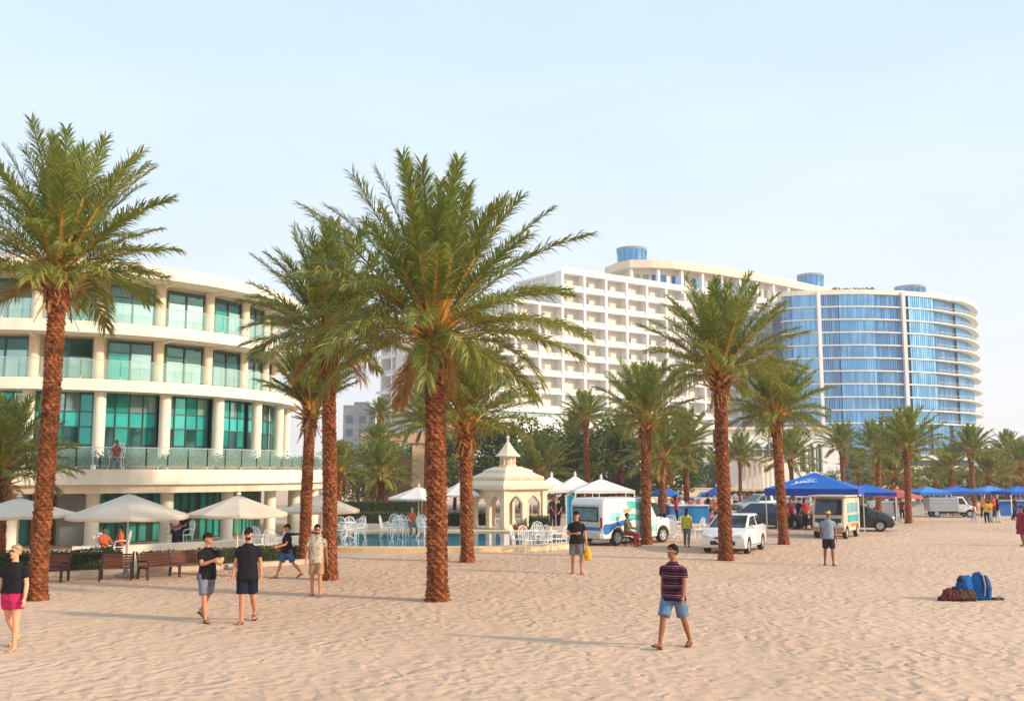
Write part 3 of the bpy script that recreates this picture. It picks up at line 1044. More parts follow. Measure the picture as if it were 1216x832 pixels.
b = MB(); b.box(((X(838) + X(1001)) / 2, .2, zz(508.3)), (X(1001) - X(838) + .4, 1.9, .35)); b.box(((X(838) + X(1001)) / 2, 7.7, zz(510) / 2), (X(1001) - X(838) - .1, 13, zz(510))); b.build('cornice', WHITE, ac)
# portico
po = MB()
po.prism([(X(880) + (X(927) - X(880)) * t, -2.6 - 1.3 * math.sin(PI * t)) for t in [i / 14 for i in range(15)]] + [(X(927), -.01), (X(880), -.01)], zz(552), zz(544))
po.prism([(X(880) + (X(927) - X(880)) * t, -2.8 - 1.3 * math.sin(PI * t)) for t in [i / 14 for i in range(15)]] + [(X(927), -.02), (X(880), -.02)], zz(544) + .004, zz(542))
pob = po.build('portico', CREAM, ac)
b = MB()
for i in range(9):
    t = (i + .5) / 9
    b.lathe([(.26, 0), (.26, .2), (.2, .25), (.18, zz(552) - .2), (.27, zz(552) - .01)], 10, (X(880) + (X(927) - X(880)) * t, -2.3 - 1.3 * math.sin(PI * t), 0))
b.build('colonnade', WHITE, pob)
b = MB()
b.lathe([(1.7, 0), (1.7, 2.2), (1.9, 2.3), (1.6, 2.6), (1.6, 4.2), (1.8, 4.4), (1.5, 4.6), (1.5, zz(531))], 20, (X(831), 1, 0))
b.build('stair_turret', GREYC, ac)

# ------------------------------------------------------------------ small grey building, stone gateway, pavilion
YG = 200
gb = thing('grey_building', 'small grey concrete block far left of the white hotel', 'building', (AT(423, 520, YG).x, YG, 0))
b = MB(); b.box((0, 4, AT(0, 481, YG).z / 2), (5.2, 9, AT(0, 481, YG).z)); b.box((.6, 3.4, AT(0, 479, YG).z - .3), (2.6, 5, 1.4)); b.build('wall', GREYC, gb)
for k in range(5):
    for i in (-1, 1):
        b = MB(); b.box((i * 1.3, -.53, 3.0 + 2.6 * k), (1.3, .1, 1.5)); b.build('window', C8('grey_window', 92, 104, 110, rough=.2, var=.2), gb)
YS = 76
s_ = thing('stone_gateway', 'tall tan stone gateway behind the slim palm and the white pool parasol', 'gateway', (AT(490, 600, YS).x, YS, 0))
x = lambda px: AT(px, 600, YS).x - AT(490, 600, YS).x
z = lambda py: AT(490, py, YS).z
b = MB(); b.box(((x(489) + x(508)) / 2, .5, z(526) / 2), (x(508) - x(489), 1.4, z(526))); b.build('pier', STONE, s_)
b = MB(); b.box(((x(430) + x(444)) / 2, .5, z(540) / 2), (x(444) - x(430), 1.4, z(540))); b.build('pier', STONE, s_)
b = MB(); b.box(((x(428) + x(510)) / 2, .5, (z(526) + z(514)) / 2 + .003), (x(510) - x(428), 1.7, z(514) - z(526))); b.build('lintel', STONE, s_)
b = MB(); b.box(((x(440) + x(488)) / 2, 1.6, z(540) / 2), (x(488) - x(440), .5, z(540))); b.build('rear_wall', C8('tan_wall', 168, 140, 110, rough=.9, var=.15, vscale=1.2), s_)
YP = 185
pv = thing('flat_pavilion', 'low white flat roofed pavilion with a dark window band below the glass tower', 'building', (AT(1120, 560, YP).x, YP, 0))
x = lambda px: AT(px, 560, YP).x - AT(1120, 560, YP).x
z = lambda py: AT(1120, py, YP).z
b = MB(); b.box((0, 5, (z(540) + z(546)) / 2), (x(1156) - x(1082), 12, z(540) - z(546))); b.build('roof', WHITE, pv)
b = MB(); b.box((0, 6, (z(546) + z(553)) / 2), (x(1154) - x(1084), 12, z(546) - z(553) - .01)); b.build('window_band', C8('navy_glass', 60, 92, 120, rough=.1, var=.15, metallic=.4), pv)
b = MB(); b.box((0, 4.5, z(553) / 2), (x(1157) - x(1081), 12, z(553) - .003)); b.build('wall', WHITE, pv)
# low promenade walls
for (p0, p1, Y, h_, lab, mm) in ((690, 1000, 104, 1.25, 'long pale low wall of the promenade below the arch windowed hall', CREAM), (1050, 1240, 112, 1.3, 'long pale low wall behind the blue beach canopies', CREAM), (800, 960, 98, .5, 'lower pale step wall in front of the olive hedge', GREYC)):
    a, c = AT(p0, 580, Y).x, AT(p1, 580, Y).x
    b = MB(); b.box(((a + c) / 2, Y, h_ / 2), (c - a, .5, h_)); b.box(((a + c) / 2, Y, h_ + .05), (c - a + .1, .64, .1))
    tag(b.build('promenade_wall', mm), lab, 'wall')
# ------------------------------------------------------------------ date palms
def trunk_mesh(h, r, seed, head=1.1, nc=8, row=0.1, headr=1.45):
    """returns (trunk MB, boots MB): core tube with spiralling leaf-base scales"""
    rnd = random.Random(seed)
    t = MB()
    def rad(z):
        k = r * (1 + .22 * max(0, 1 - z / .5) ** 2)
        k *= 1.0 - 0.08 * z / h
        if z > h - head:
            q = (z - h + head) / head
            k *= 1 + (headr - 1) * min(1, q * 1.7) - .18 * max(0, q - .75) * 4 * .5
        return k
    lean = (rnd.gauss(0, .02), rnd.gauss(0, .02))
    cx = lambda z: (lean[0] * z + .03 * r * math.sin(z * 1.1 + seed), lean[1] * z + .03 * r * math.cos(z * .9 + seed))
    zs = [h * i / 24 for i in range(25)]
    t.tube([(*cx(z), z) for z in zs], [rad(z) * .93 for z in zs], 14, 1)
    nrow = int(h / row)
    for i in range(nrow):
        z = i * row
        inhead = z > h - head
        for j in range(nc):
            if rnd.random() < .015: continue
            a = 2 * PI * (j + .5 * (i % 2)) / nc + i * .035 + rnd.gauss(0, .05)
            da = PI / nc * rnd.uniform(1.0, 1.25)
            zz = z + rnd.gauss(0, row * .18)
            R0 = rad(min(z, h))
            hh = row * rnd.uniform(1.1, 1.6) * (1.7 if inhead else 1)
            pr = R0 * rnd.uniform(1.06, 1.19) + (.02 + .05 * rnd.random() if inhead else 0)
            c0 = cx(z)
            P = lambda ang, rr, q: (c0[0] + rr * math.cos(ang), c0[1] + rr * math.sin(ang), q)
            vs_ = [P(a - da * .85, R0 * .93, zz - row * .6), P(a + da * .85, R0 * .93, zz - row * .6), P(a + da * .98, R0 * 1.01, zz + hh * .34), P(a, pr, zz + hh * .5), P(a - da * .98, R0 * 1.01, zz + hh * .34),
                   P(a + da * .9, R0 * .9, zz + hh * .36), P(a, R0 * .9, zz + hh * .42), P(a - da * .9, R0 * .9, zz + hh * .36)]
            t.add(vs_, [(0, 1, 2, 3, 4), (2, 5, 6, 3), (3, 6, 7, 4), (1, 5, 2), (0, 4, 7)], 0)
    return t, cx(h)

def crown_mesh(L, n, seed, nl=58, wleaf=.027, up_bias=1.0, skirt=8, lmax=.62, dk=1.0, ik=0.0):
    """fronds from the growing point: stiff and upright inside, arching outward below"""
    rnd = random.Random(seed)
    c = MB()
    V, F, Mi = c.v, c.f, c.m
    GA = PI * (3 - math.sqrt(5))
    for i in range(n):
        q = (i + .5) / n
        az = i * GA + rnd.gauss(0, .12)
        th0 = R(3 + 99 * q ** 1.15 * up_bias) + rnd.gauss(0, .07)
        droop = R(12 + 42 * q) * rnd.uniform(.6, 1.3) * dk
        Lf = L * rnd.uniform(.86, 1.08) * (.82 + .25 * math.sin(PI * min(1, q * .9 + .1))) * (1 + ik * max(0, 1 - 1.6 * q))
        dry = i >= n - skirt
        if dry:
            th0 = R(rnd.uniform(112, 150)); droop = R(25); Lf *= rnd.uniform(.5, .75)
        ll = lmax * rnd.uniform(.85, 1.1)
        lm = 2 if dry else (0 if rnd.random() < (.85 - .75 * q) else 1)
        N = 11
        pos = Vector((.10 * math.cos(az), .10 * math.sin(az), -.25 * q))
        pts, tans = [], []
        wob = rnd.gauss(0, .10)
        for k in range(N + 1):
            s = k / N
            th = min(th0 + droop * s ** 1.6, R(168))
            a2 = az + wob * s * s
            d = Vector((math.sin(th) * math.cos(a2), math.sin(th) * math.sin(a2), math.cos(th)))
            pts.append(pos.copy()); tans.append(d)
            pos = pos + d * (Lf / N)
        # rachis: flat three sided tube
        o = len(V)
        for k in range(N + 1):
            s = k / N
            w_ = .055 * (1 - s) ** 1.1 + .006
            d = tans[k]
            sd = Vector((-math.sin(az), math.cos(az), 0))
            nn = sd.cross(d).normalized()
            for v in (pts[k] + sd * w_, pts[k] - sd * w_, pts[k] - nn * w_ * .7):
                V.append(tuple(v))
        for k in range(N):
            for j in range(3):
                a, b = o + 3 * k + j, o + 3 * k + (j + 1) % 3
                F.append([a, b, b + 3, a + 3]); Mi.append(3 if k < N * .5 or q > .6 else 1)
        # leaflets
        for m in range(nl):
            s = .22 + .78 * ((m + .5) / nl)
            x_ = s * N
            k = min(int(x_), N - 1); fr_ = x_ - k
            p = pts[k].lerp(pts[k + 1], fr_)
            d = tans[k].lerp(tans[k + 1], fr_).normalized()
            sd = Vector((-math.sin(az), math.cos(az), 0))
            nn = d.cross(sd).normalized()
            if nn.z < 0 and th0 < R(90): nn = -nn
            spine = s < .27
            for sg in (1, -1):
                al = R(60 - 32 * s + rnd.gauss(0, 6))
                lift = rnd.gauss(.32, .3)
                ld = (d * math.cos(al) + sd * sg * math.sin(al) + nn * lift * math.sin(al)).normalized()
                l = ll * (.45 + .55 * math.sin(PI * min(1, .12 + s * .82))) * rnd.uniform(.85, 1.1)
                if spine: l *= .35
                wv = ld.cross(nn).normalized() * wleaf * .5
                if rnd.random() < .5:
                    wv = (wv + nn * wleaf * .3)
                md = p + ld * l * .55
                tip = p + ld * l + Vector((0, 0, -l * rnd.uniform(.05, .28) * (1 + q)))
                o2 = len(V)
                lq = lm if dry else (4 if rnd.random() < .13 + .12 * q else (lm if rnd.random() < .75 else 1 - lm))
                V.extend([tuple(p - wv * .6), tuple(p + wv * .6), tuple(md + wv), tuple(md - wv), tuple(tip)])
                F.append([o2, o2 + 1, o2 + 2, o2 + 3]); Mi.append(lq)
                F.append([o2 + 3, o2 + 2, o2 + 4]); Mi.append(lq)
    return c
def boots_mesh(r, seed, headr=1.4, n=34):
    """the golden fan of cut leaf bases round the growing point and loose fibre below"""
    rnd = random.Random(seed)
    b = MB()
    for i in range(n):
        a = i * 2.39996 + rnd.gauss(0, .1)
        q = i / n
        th = R(18 + 62 * q)
        rr = r * headr * (.35 + .6 * q)
        z = -.10 - .5 * q
        l = rnd.uniform(.35, .6)
        p = Vector((rr * math.cos(a), rr * math.sin(a), z))
        d = Vector((math.sin(th) * math.cos(a), math.sin(th) * math.sin(a), math.cos(th)))
        sd = Vector((-math.sin(a), math.cos(a), 0))
        nn = d.cross(sd)
        w0 = .085; w1 = .05
        e = p + d * l
        b.add([p - sd * w0, p + sd * w0, e + sd * w1, e - sd * w1, p - nn * .05, e - nn * .03], [(0, 1, 2, 3), (0, 3, 5, 4), (1, 4, 5, 2), (3, 2, 5)], 0 if q < .75 else 1)
    for i in range(26):
        a = rnd.uniform(0, 6.28)
        p = Vector((r * headr * .95 * math.cos(a), r * headr * .95 * math.sin(a), rnd.uniform(-1.0, -.5)))
        e = p + Vector((rnd.gauss(0, .08) + .12 * math.cos(a), rnd.gauss(0, .08) + .12 * math.sin(a), -rnd.uniform(.2, .5)))
        b.beam(p, e, .035, .012, 1)
    return b
PALM_M = [LEAFG, LEAFO, LEAFD, RACH, LEAFLIT]
def far_lib():
    out = []
    for sd, ub, sk in ((21, .95, 1), (22, .82, 0), (23, 1.08, 3), (24, .92, 2)):
        out.append(crown_mesh(1.0 * 2.6, 52, sd, nl=44, wleaf=.055, up_bias=ub, skirt=sk, lmax=.52).mesh('crown', PALM_M))
    return out
FARC = far_lib()
far_trunks = {}
def palm(label, px, base, top_py, r, L=None, seed=1, hero=None, Y=None, lib=0, group=None, headr=1.4, scale=None):
    """base: picture row of the foot (or give Y); top_py: picture row of the growing point"""
    p = G(px, base) if Y is None else Vector((AT(px, 600, Y).x, Y, 0))
    h = AT(px, top_py, p.y).z
    t = thing('palm_tree', label, 'palm tree', p, 0, group)
    rz = random.Random(seed).uniform(0, 6.28)
    if hero:
        tm, tip = trunk_mesh(h, r, seed, headr=headr, row=.082)
        tm.build('trunk', [TRUNK, TRUNKD], t)
        cm = crown_mesh(L, seed=seed, **hero)
        cm.build('crown', PALM_M, t, loc=(*tip, h), rz=rz, fix=False)
        boots_mesh(r, seed, headr).build('leaf_bases', [RACH, LEAFD], t, loc=(*tip, h))
    else:
        tm, tip = trunk_mesh(h, r, seed, headr=headr, row=.13, nc=7, head=.8)
        tm.build('trunk', [TRUNK, TRUNKD], t)
        o = link('crown', FARC[lib], t, (*tip, h), rz)
        s = L / 2.6
        o.scale = (s, s, s)
    return t
HERO = dict(n=66, nl=62)
PG = 'tall date palms on the sand'
palm('tall date palm with a thick rusty trunk nearest the left edge of the photo', 44, 712, 318, .22, 2.85, 3, dict(n=70, nl=90, skirt=1, up_bias=.92, dk=1.05, ik=.30), headr=1.65)
palm('big central date palm with the widest golden green crown', 520, 713, 392, .25, 3.9, 11, dict(n=80, nl=112, skirt=2, up_bias=1.0, lmax=.66, dk=1.15, ik=.02), headr=1.6)
palm('date palm with shaggy drooping fronds just left of the big central palm', 392, 688, 398, .21, 2.8, 5, dict(n=62, nl=98, skirt=2, up_bias=.92, dk=1.05, ik=.2), headr=1.55)
palm('shorter palm with an upright fan crown against the curved building corner', 361, 667, 477, .2, 2.05, 8, dict(n=64, nl=74, skirt=0, up_bias=.52, lmax=.5, dk=.6))
palm('palm with a long drooping green skirt right behind the big central palm', 555, 667, 497, .225, 2.7, 9, dict(n=60, nl=88, skirt=0, up_bias=.86, dk=.75))
palm('date palm standing in front of the white hatchback', 862, 665, 440, .24, 3.1, 13, dict(n=64, nl=92, skirt=0, up_bias=.86, dk=.95, ik=.1), headr=1.5)
palm('medium palm with a bulging trunk top in front of the painted van', 768, 646, 498, .21, 2.6, 15, dict(n=52, nl=80, skirt=0, up_bias=.84, dk=.95))
palm('palm beside the large blue gazebo tent with a low spreading crown', 931, 646, 488, .21, 2.4, 17, dict(n=54, nl=80, skirt=0, up_bias=.98, dk=.8))
palm('small palm cut by the left edge of the photo behind a cream parasol', -4, 672, 555, .25, 2.4, 19, dict(n=54, nl=70, skirt=2, up_bias=.9))
FAR = [
 ('slender lone palm with a small tufted crown behind the white marquees', 700, 66, 497, .27, 2.0, 1, 'tuft'),
 ('bushy palm standing right of the painted van under the hotel podium', 816, 64, 528, .24, 2.5, 0, None),
 ('dark leaning palm between the painted van and the blue parasol', 787, 62, 543, .24, 2.7, 2, None),
 ('small palm in front of the pointed arches of the cream hall', 879, 88, 545, .22, 2.4, 1, None),
 ('palm whose crown shows behind the trunk beside the blue tent', 942, 80, 545, .24, 2.7, 0, None),
 ('distant palm with a short round crown before the receding hotel wing', 450, 84, 492, .30, 1.5, 1, None),
 ('dark full palm beyond the pool hedge left of the stone gateway', 452, 62, 562, .28, 2.3, 2, None),
 ('hanging grey green palm just above the dark pool hedge palm', 449, 74, 528, .24, 1.9, 2, None),
 ('yellow green young palm left of the dark pool hedge palm', 403, 60, 560, .22, 1.9, 0, None),
 ('slim palm with a drooping olive crown against the stone gateway', 505, 64, 500, .22, 2.6, 2, None),
 ('broad bright green palm bush right behind the stone gazebo roof', 643, 68, 562, .3, 3.0, 0, None),
 ('palm hidden in the dark trees behind the white marquees', 682, 78, 525, .26, 2.4, 3, None),
 ('leafy palm crown in the grove above the marquee peaks', 738, 74, 530, .26, 2.6, 3, None),
 ('palm at the left end of the row below the glass tower', 1003, 88, 530, .26, 2.3, 0, None),
 ('yellowish low palm second in the row below the glass tower', 1021, 92, 560, .24, 2.2, 3, None),
 ('palm rising behind the black car beside the red parasol', 1043, 68, 536, .26, 2.3, 0, None),
 ('bushy wide palm behind the faded red parasol', 1062, 76, 566, .26, 3.0, 2, None),
 ('tallest palm of the right hand row standing alone on the sand', 1079, 0, 533, .27, 2.6, 1, None),
 ('thin palm behind the silver pickup truck cab', 1130, 84, 556, .25, 2.2, 0, None),
 ('palm right of the silver pickup truck with a dark bushy crown', 1157, 78, 538, .26, 2.3, 1, None),
 ('olive palm leaning over the blue canopies on the right', 1176, 80, 566, .25, 2.4, 3, None),
 ('high thin palm near the right edge of the photo', 1201, 92, 535, .24, 2.0, 0, None),
 ('dark palm cut by the right edge of the photo', 1215, 84, 552, .25, 2.4, 2, None),
 ('small palm behind the thin palm by the silver pickup truck', 1112, 100, 572, .22, 2.0, 3, None),
 ('slim palm trunk behind the seated cyclists and the yellow green shirt', 790.5, 72, 560, .16, 1.8, 1, None),
 ('far slender palm leaning near the right edge above the canopies', 1192, 100, 560, .2, 2.2, 1, None),
]
for i, (lab, px, Y, tp__, r, L, lib, _) in enumerate(FAR):
    if Y == 0:
        palm(lab, px, 621, tp__, r * .72, L, 40 + i, None, None, lib)
    else:
        palm(lab, px, None, tp__, r * .76, L, 40 + i, None, Y, lib)

# ------------------------------------------------------------------ broadleaf trees
def tree_crown(rad, hgt, seed, nclump=46, per=150, leaf=.2):
    rnd = random.Random(seed)
    b = MB()
    for i in range(nclump):
        a = rnd.uniform(0, 6.28)
        u = rnd.uniform(-.9, 1)
        rr = rnd.uniform(.35, 1.0) ** .6
        c = Vector((rad * rr * math.sqrt(max(0, 1 - u * u)) * math.cos(a), rad * rr * math.sqrt(max(0, 1 - u * u)) * math.sin(a), hgt * .5 * u * rr))
        cr_ = rnd.uniform(.35, .75) * rad * .42
        pale = 1 if rnd.random() < .3 else 0
        pts = []
        for _ in range(per):
            d = Vector((rnd.gauss(0, 1), rnd.gauss(0, 1), rnd.gauss(0, .7)))
            d = d.normalized() * cr_ * rnd.random() ** .4
            pts.append(c + d)
        leaf_scatter(b, pts, leaf, rnd, pale)
    return b.mesh('crown', [LEAF1, LEAF2])
TCR = [tree_crown(2.6, 4.6, s) for s in (1, 2, 3)]
def tree(label, px, py, Y, s, lib, sx=1.0):
    p = AT(px, py, Y)
    h = max(.8, p.z)
    t = thing('leafy_tree', label, 'tree', (p.x, Y, 0), 0)
    b = MB()
    rnd = random.Random(int(px))
    b.tube([(0, 0, -.05), (.05, 0, h * .3), (-.04, .05, h * .62), (0, 0, h)], [.17, .13, .11, .06], 9)
    for k in range(7):
        a = k * 0.9 + rnd.random()
        z0 = h * rnd.uniform(.4, .75)
        e = Vector((1.5 * s * math.cos(a), 1.5 * s * math.sin(a), h + rnd.uniform(-.5, .8)))
        m_ = Vector((.6 * s * math.cos(a), .6 * s * math.sin(a), (z0 + e.z) / 2 + .2))
        b.tube([(0, 0, z0), m_, e], [.07, .05, .02], 6)
    auto_smooth(b.build('trunk', BARK, t), 60)
    o = link('crown', TCR[lib], t, (0, 0, h), rnd.uniform(0, 6))
    o.scale = (1.2 * s * sx, 1.2 * s * sx, 1.18 * s)
    return t
for lab, px, py, Y, s, lib, sx in (
    ('dark tree mass edge just left of the stone gateway lintel', 470, 540, 86, .85, 0, 1.1),
    ('dark tree behind the slim palm and the central trunk', 540, 545, 80, 1.05, 1, 1.1),
    ('broad dark tree behind the left side of the stone gazebo', 586, 550, 76, 1.15, 2, 1.2),
    ('tall dark tree rising behind the gazebo spire', 618, 545, 84, 1.25, 0, 1.1),
    ('dark green tree behind the first white marquee peak', 668, 556, 78, 1.15, 1, 1.15),
    ('rounded tree between the lone slender palm and the van palm', 728, 558, 74, 1.1, 2, 1.1),
    ('tree with a dense crown above the middle marquee', 702, 548, 86, 1.2, 0, 1.2),
    ('green tree right behind the van palm trunk', 782, 556, 82, 1.1, 1, 1.2),
    ('small round tree below the left arch windows of the cream hall', 842, 570, 108, .8, 2, 1.0),
    ('dark low tree left of the young yellow green palm', 425, 565, 72, .8, 1, 1.3),
    ('pale bushy tree behind the black car and the row palms', 1035, 582, 98, .8, 2, 1.6),
    ('low spreading tree right of the tallest row palm', 1102, 578, 104, .85, 0, 1.5),
    ('dark rounded tree between the pickup truck palms', 1143, 578, 104, .75, 1, 1.3),
    ('far low tree under the right hand edge palms', 1190, 582, 112, .8, 2, 1.6),
    ('distant tree below the tower behind the blue tent peak', 985, 580, 112, .75, 0, 1.2),
    ('olive tree behind the far right canopies', 1222, 576, 108, .9, 1, 1.2),
    ):
    tree(lab, px, py, Y, s, lib, sx)
# ------------------------------------------------------------------ parasols
def parasol(label, px, base, Y=None, w=3.2, ze=1.75, zt=2.35, m=CANVAS, n=8, group='cream parasols by the curved building', rz=.2):
    p = G(px, base) if Y is None else Vector((AT(px, 600, Y).x, Y, 0))
    t = thing('parasol', label, 'parasol', p, rz, group)
    c = MB()
    r = w / 2
    N = n * 4
    rings_ = []
    for q in (0.04, .25, .5, .75, 1.0):
        ring = []
        for j in range(N):
            a = 2 * PI * j / N
            f = (j % 4) / 4
            edge = math.cos(PI / n) / math.cos((f - .5) * 2 * PI / n)   # straight hem between rib tips
            sag = -.05 * math.sin(PI * f) * q
            z = zt + (ze - zt) * (q ** .92) + sag * .6
            ring.append((r * q * edge * math.cos(a), r * q * edge * math.sin(a), z))
        rings_.append(ring)
    hem = [(x * 1.003, y * 1.003, z - .10) for x, y, z in rings_[-1]]
    c.rings(rings_ + [hem], cap=False)
    o = c.build('canopy', m, t, fix=False)
    auto_smooth(o, 5)
    sm = o.modifiers.new('thick', 'SOLIDIFY'); sm.thickness = .012
    b = MB(); b.tube([(0, 0, .03), (0, 0, zt + .05)], .03, 10); auto_smooth(b.build('pole', POLE, t))
    b = MB(); b.lathe([(.03, zt), (.09, zt + .02), (.08, zt + .06), (.03, zt + .08), (.045, zt + .12), (.01, zt + .16)], 10); auto_smooth(b.build('finial', POLE, t))
    b = MB()
    for j in range(n):
        a = 2 * PI * j / n
        b.beam((.04 * math.cos(a), .04 * math.sin(a), zt - .05), (r * .98 * math.cos(a), r * .98 * math.sin(a), ze - .035), .02, .025)
        b.beam((.03 * math.cos(a), .03 * math.sin(a), zt - .5), (r * .5 * math.cos(a), r * .5 * math.sin(a), (zt + ze) / 2 - .06), .016, .02)
    b.build('rib_frame', POLE, t)
    b = MB(); b.lathe([(.30, 0), (.30, .06), (.08, .09), (.05, .3)], 14); auto_smooth(b.build('base', GREYC, t))
    return t
parasol('cream parasol with its tilted hem passing behind the leftmost palm trunk', 18, 683, w=3.1, ze=1.78, zt=2.25, rz=.5)
parasol('cream octagonal parasol standing behind the slatted benches', 149, 685, w=3.35, ze=1.75, zt=2.38, rz=.39)
parasol('cream parasol in front of the curved building columns above the two men in black', 283, 668, Y=31.5, w=3.0, ze=1.72, zt=2.28, rz=.3)
parasol('cream parasol partly hidden behind the two palms at the pool end', 381, 650, Y=37.5, w=2.9, ze=1.6, zt=2.2, rz=.35, m=CANVAS)
PW = 'white parasols on the pool terrace'
parasol('white parasol over the white chairs beyond the pool', 497, 628, Y=50, w=3.0, ze=1.72, zt=2.28, m=CANVW, group=PW)
parasol('white parasol half hidden between the central trunk and the palm behind it', 547, 627, Y=52, w=2.4, ze=1.85, zt=2.5, m=CANVW, group=PW)
parasol('small blue parasol left of the slim trunk behind the painted van', 789, 0, Y=76, w=2.6, ze=1.3, zt=1.95, m=BLUEC, group='small blue parasols', n=6)
parasol('small blue parasol whose right half hides behind the hatchback palm', 851, 0, Y=74, w=2.4, ze=1.3, zt=1.95, m=BLUEC, group='small blue parasols', n=6)
parasol('faded red parasol between the palms behind the black car', 1066, 0, Y=62, w=2.9, ze=1.5, zt=1.98, m=REDC, group=None, n=8)

def open_tent(label, c, wx, wy, ze, zt, rz, m, md, group=None, val=.28, name='canopy_tent', text=None, cat='tent'):
    t = thing(name, label, cat, c, rz, group)
    b = MB()
    x, y = wx / 2, wy / 2
    N = 8
    cor = [(-x, -y), (x, -y), (x, y), (-x, y)]
    ring0 = []
    for k in range(4):
        a, c2 = Vector(cor[k]), Vector(cor[(k + 1) % 4])
        for i in range(N):
            ring0.append(a.lerp(c2, i / N))
    rs = []
    for q in (1, .8, .6, .4, .2, .02):
        ring = []
        for i, p in enumerate(ring0):
            f = (i % N) / N
            ring.append((p.x * q, p.y * q, ze + (zt - ze) * (1 - q) ** 1.05 - .07 * math.sin(PI * f) * q * (1 - q) * 2))
        rs.append(ring)
    b.rings(rs, cap=False)
    o = b.build('roof_canopy', m, t, fix=True); auto_smooth(o, 25)
    b = MB()
    hemr = [(p.x * 1.004, p.y * 1.004, ze + .003) for p in ring0]
    hem2 = [(p.x * 1.01, p.y * 1.01, ze - val + .012 * math.sin(i * 1.3)) for i, p in enumerate(ring0)]
    b.rings([hemr, hem2], cap=False)
    v = b.build('valance', md, t); s_ = v.modifiers.new('thick', 'SOLIDIFY'); s_.thickness = .01
    for k in range(4):
        b = MB(); b.beam((cor[k][0] * .98, cor[k][1] * .98, 0), (cor[k][0] * .98, cor[k][1] * .98, ze), .045, .045); b.build('leg', WIRE, t)
    b = MB()
    for k in range(4):
        a, c2 = cor[k], cor[(k + 1) % 4]
        b.beam((a[0] * .97, a[1] * .97, ze - .12), (c2[0] * .97, c2[1] * .97, ze - .12), .03, .03)
        b.beam((a[0] * .96, a[1] * .96, ze - .02), (0, 0, zt - .06), .03, .03)
    b.build('tent_frame', WIRE, t)
    return t
# large blue gazebo tent; its near corner faces the camera, right of the middle
bt_c = AT(967, 560, 49.5)
bt = open_tent('large blue pop up tent with white lettering on its roof behind the palm', (bt_c.x, 49.5, 0), 4.3, 3.2, 2.2, 2.98, R(-24), BLUEC, BLUEDK, val=.34)
# white scrawl on the front slope
def scrawl(parent, m):
    b = MB()
    rnd = random.Random(12)
    n = Vector((0, -(2.98 - 2.2), 1.5)).normalized()
    def P(u, v):   # u along the front hem, v up the slope 0..1 (lifted 14 mm)
        y = -1.6 * (1 - v)
        z = 2.2 + (2.98 - 2.2) * v ** 1.0 - .012
        return Vector((u, y, z)) + n * .05
    x = -.75
    glyphs = ['B', 'A', 'N', 'Z', 'U']
    for g_ in ([(0, 0), (0, 1), (.7, .8), (0, .5), (.7, .2), (0, 0)], [(0, 0), (.4, 1), (.8, 0), (.6, .4), (.2, .4)], [(0, 0), (0, 1), (.7, 0), (.7, 1)], [(0, 1), (.7, 1), (0, 0), (.7, 0)], [(0, 1), (0, .2), (.35, 0), (.7, .2), (.7, 1)]):
        pts = [P(x + gx * .16, .26 + gy * .15 + (x + .75) * .16) for gx, gy in g_]
        for a, c in zip(pts[:-1], pts[1:]):
            b.beam(a, c, .028, .008, up=n)
        x += .17
    sw = [P(-.95 + 1.2 * k / 14, .20 + .18 * k / 14 + .05 * math.sin(PI * k / 14)) for k in range(15)]
    for a, c in zip(sw[:-1], sw[1:]):
        b.beam(a, c, .03, .008, up=n)
    arc_ = [P(-.3 + .5 * k / 10, .52 + .05 * math.sin(PI * k / 10)) for k in range(11)]
    for a, c in zip(arc_[:-1], arc_[1:]):
        b.beam(a, c, .025, .008, up=n)
    b.build('lettering', m, parent)
scrawl(bt, LETTER)
b2 = AT(1030, 560, 58)
open_tent('paler blue tent showing right behind the large lettered blue tent', (b2.x - .1, 58, 0), 3.2, 3.0, 1.85, 2.3, R(-20), BLUEC, BLUEDK, val=.2)
BLUEF = C8('faded_blue_canvas', 62, 132, 204, rough=.75, var=.15, vscale=1.2, bump=.2, bscale=4)
for px, Y, wx, lab in ((1101, 69, 2.3, 'blue beach canopy directly above the silver pickup truck box'), (1136, 71, 2.9, 'highest blue beach canopy behind the pickup truck cab'), (1175, 72, 2.7, 'blue beach canopy above the people in orange and yellow'), (1209, 70, 2.6, 'blue beach canopy at the right edge of the photo')):
    p = AT(px, 590, Y)
    open_tent(lab, (p.x, Y, 0), wx, 2.2, 1.64, 2.02, R(8), BLUEC if px in (1136, 1209) else BLUEF, BLUEDK if px in (1136, 1209) else BLUEC, group='blue beach canopies in a row', val=.2, name='beach_canopy', cat='canopy')
# white marquees right of the gazebo
for px, Y, w_, zt, lab in ((655, 57, 2.5, 2.75, 'white marquee tent touching the right side of the stone gazebo'), (683, 59, 2.5, 2.78, 'middle white marquee tent behind the man in the black polo'), (714, 56, 3.3, 2.62, 'broad white marquee tent above the rear of the painted van')):
    p = AT(px, 590, Y)
    t = open_tent(lab, (p.x, Y, 0), w_, 2.6, 2.0, zt, R(4), CANVW, CANVW, group='white marquees beside the gazebo', val=.16, name='marquee')
    b = MB(); b.lathe([(.05, zt - .04), (.10, zt + .05), (.05, zt + .12), (.08, zt + .18), (.01, zt + .25)], 10); b.build('finial', CANVW, t)
p = AT(672.5, 620, 49)
t = thing('banner', 'narrow teal feather banner left of the painted van', 'banner', (p.x, 49, 0))
b = MB(); b.tube([(0, 0, 0), (0, 0, 1.9)], .02, 6); b.build('pole', WIRE, t)
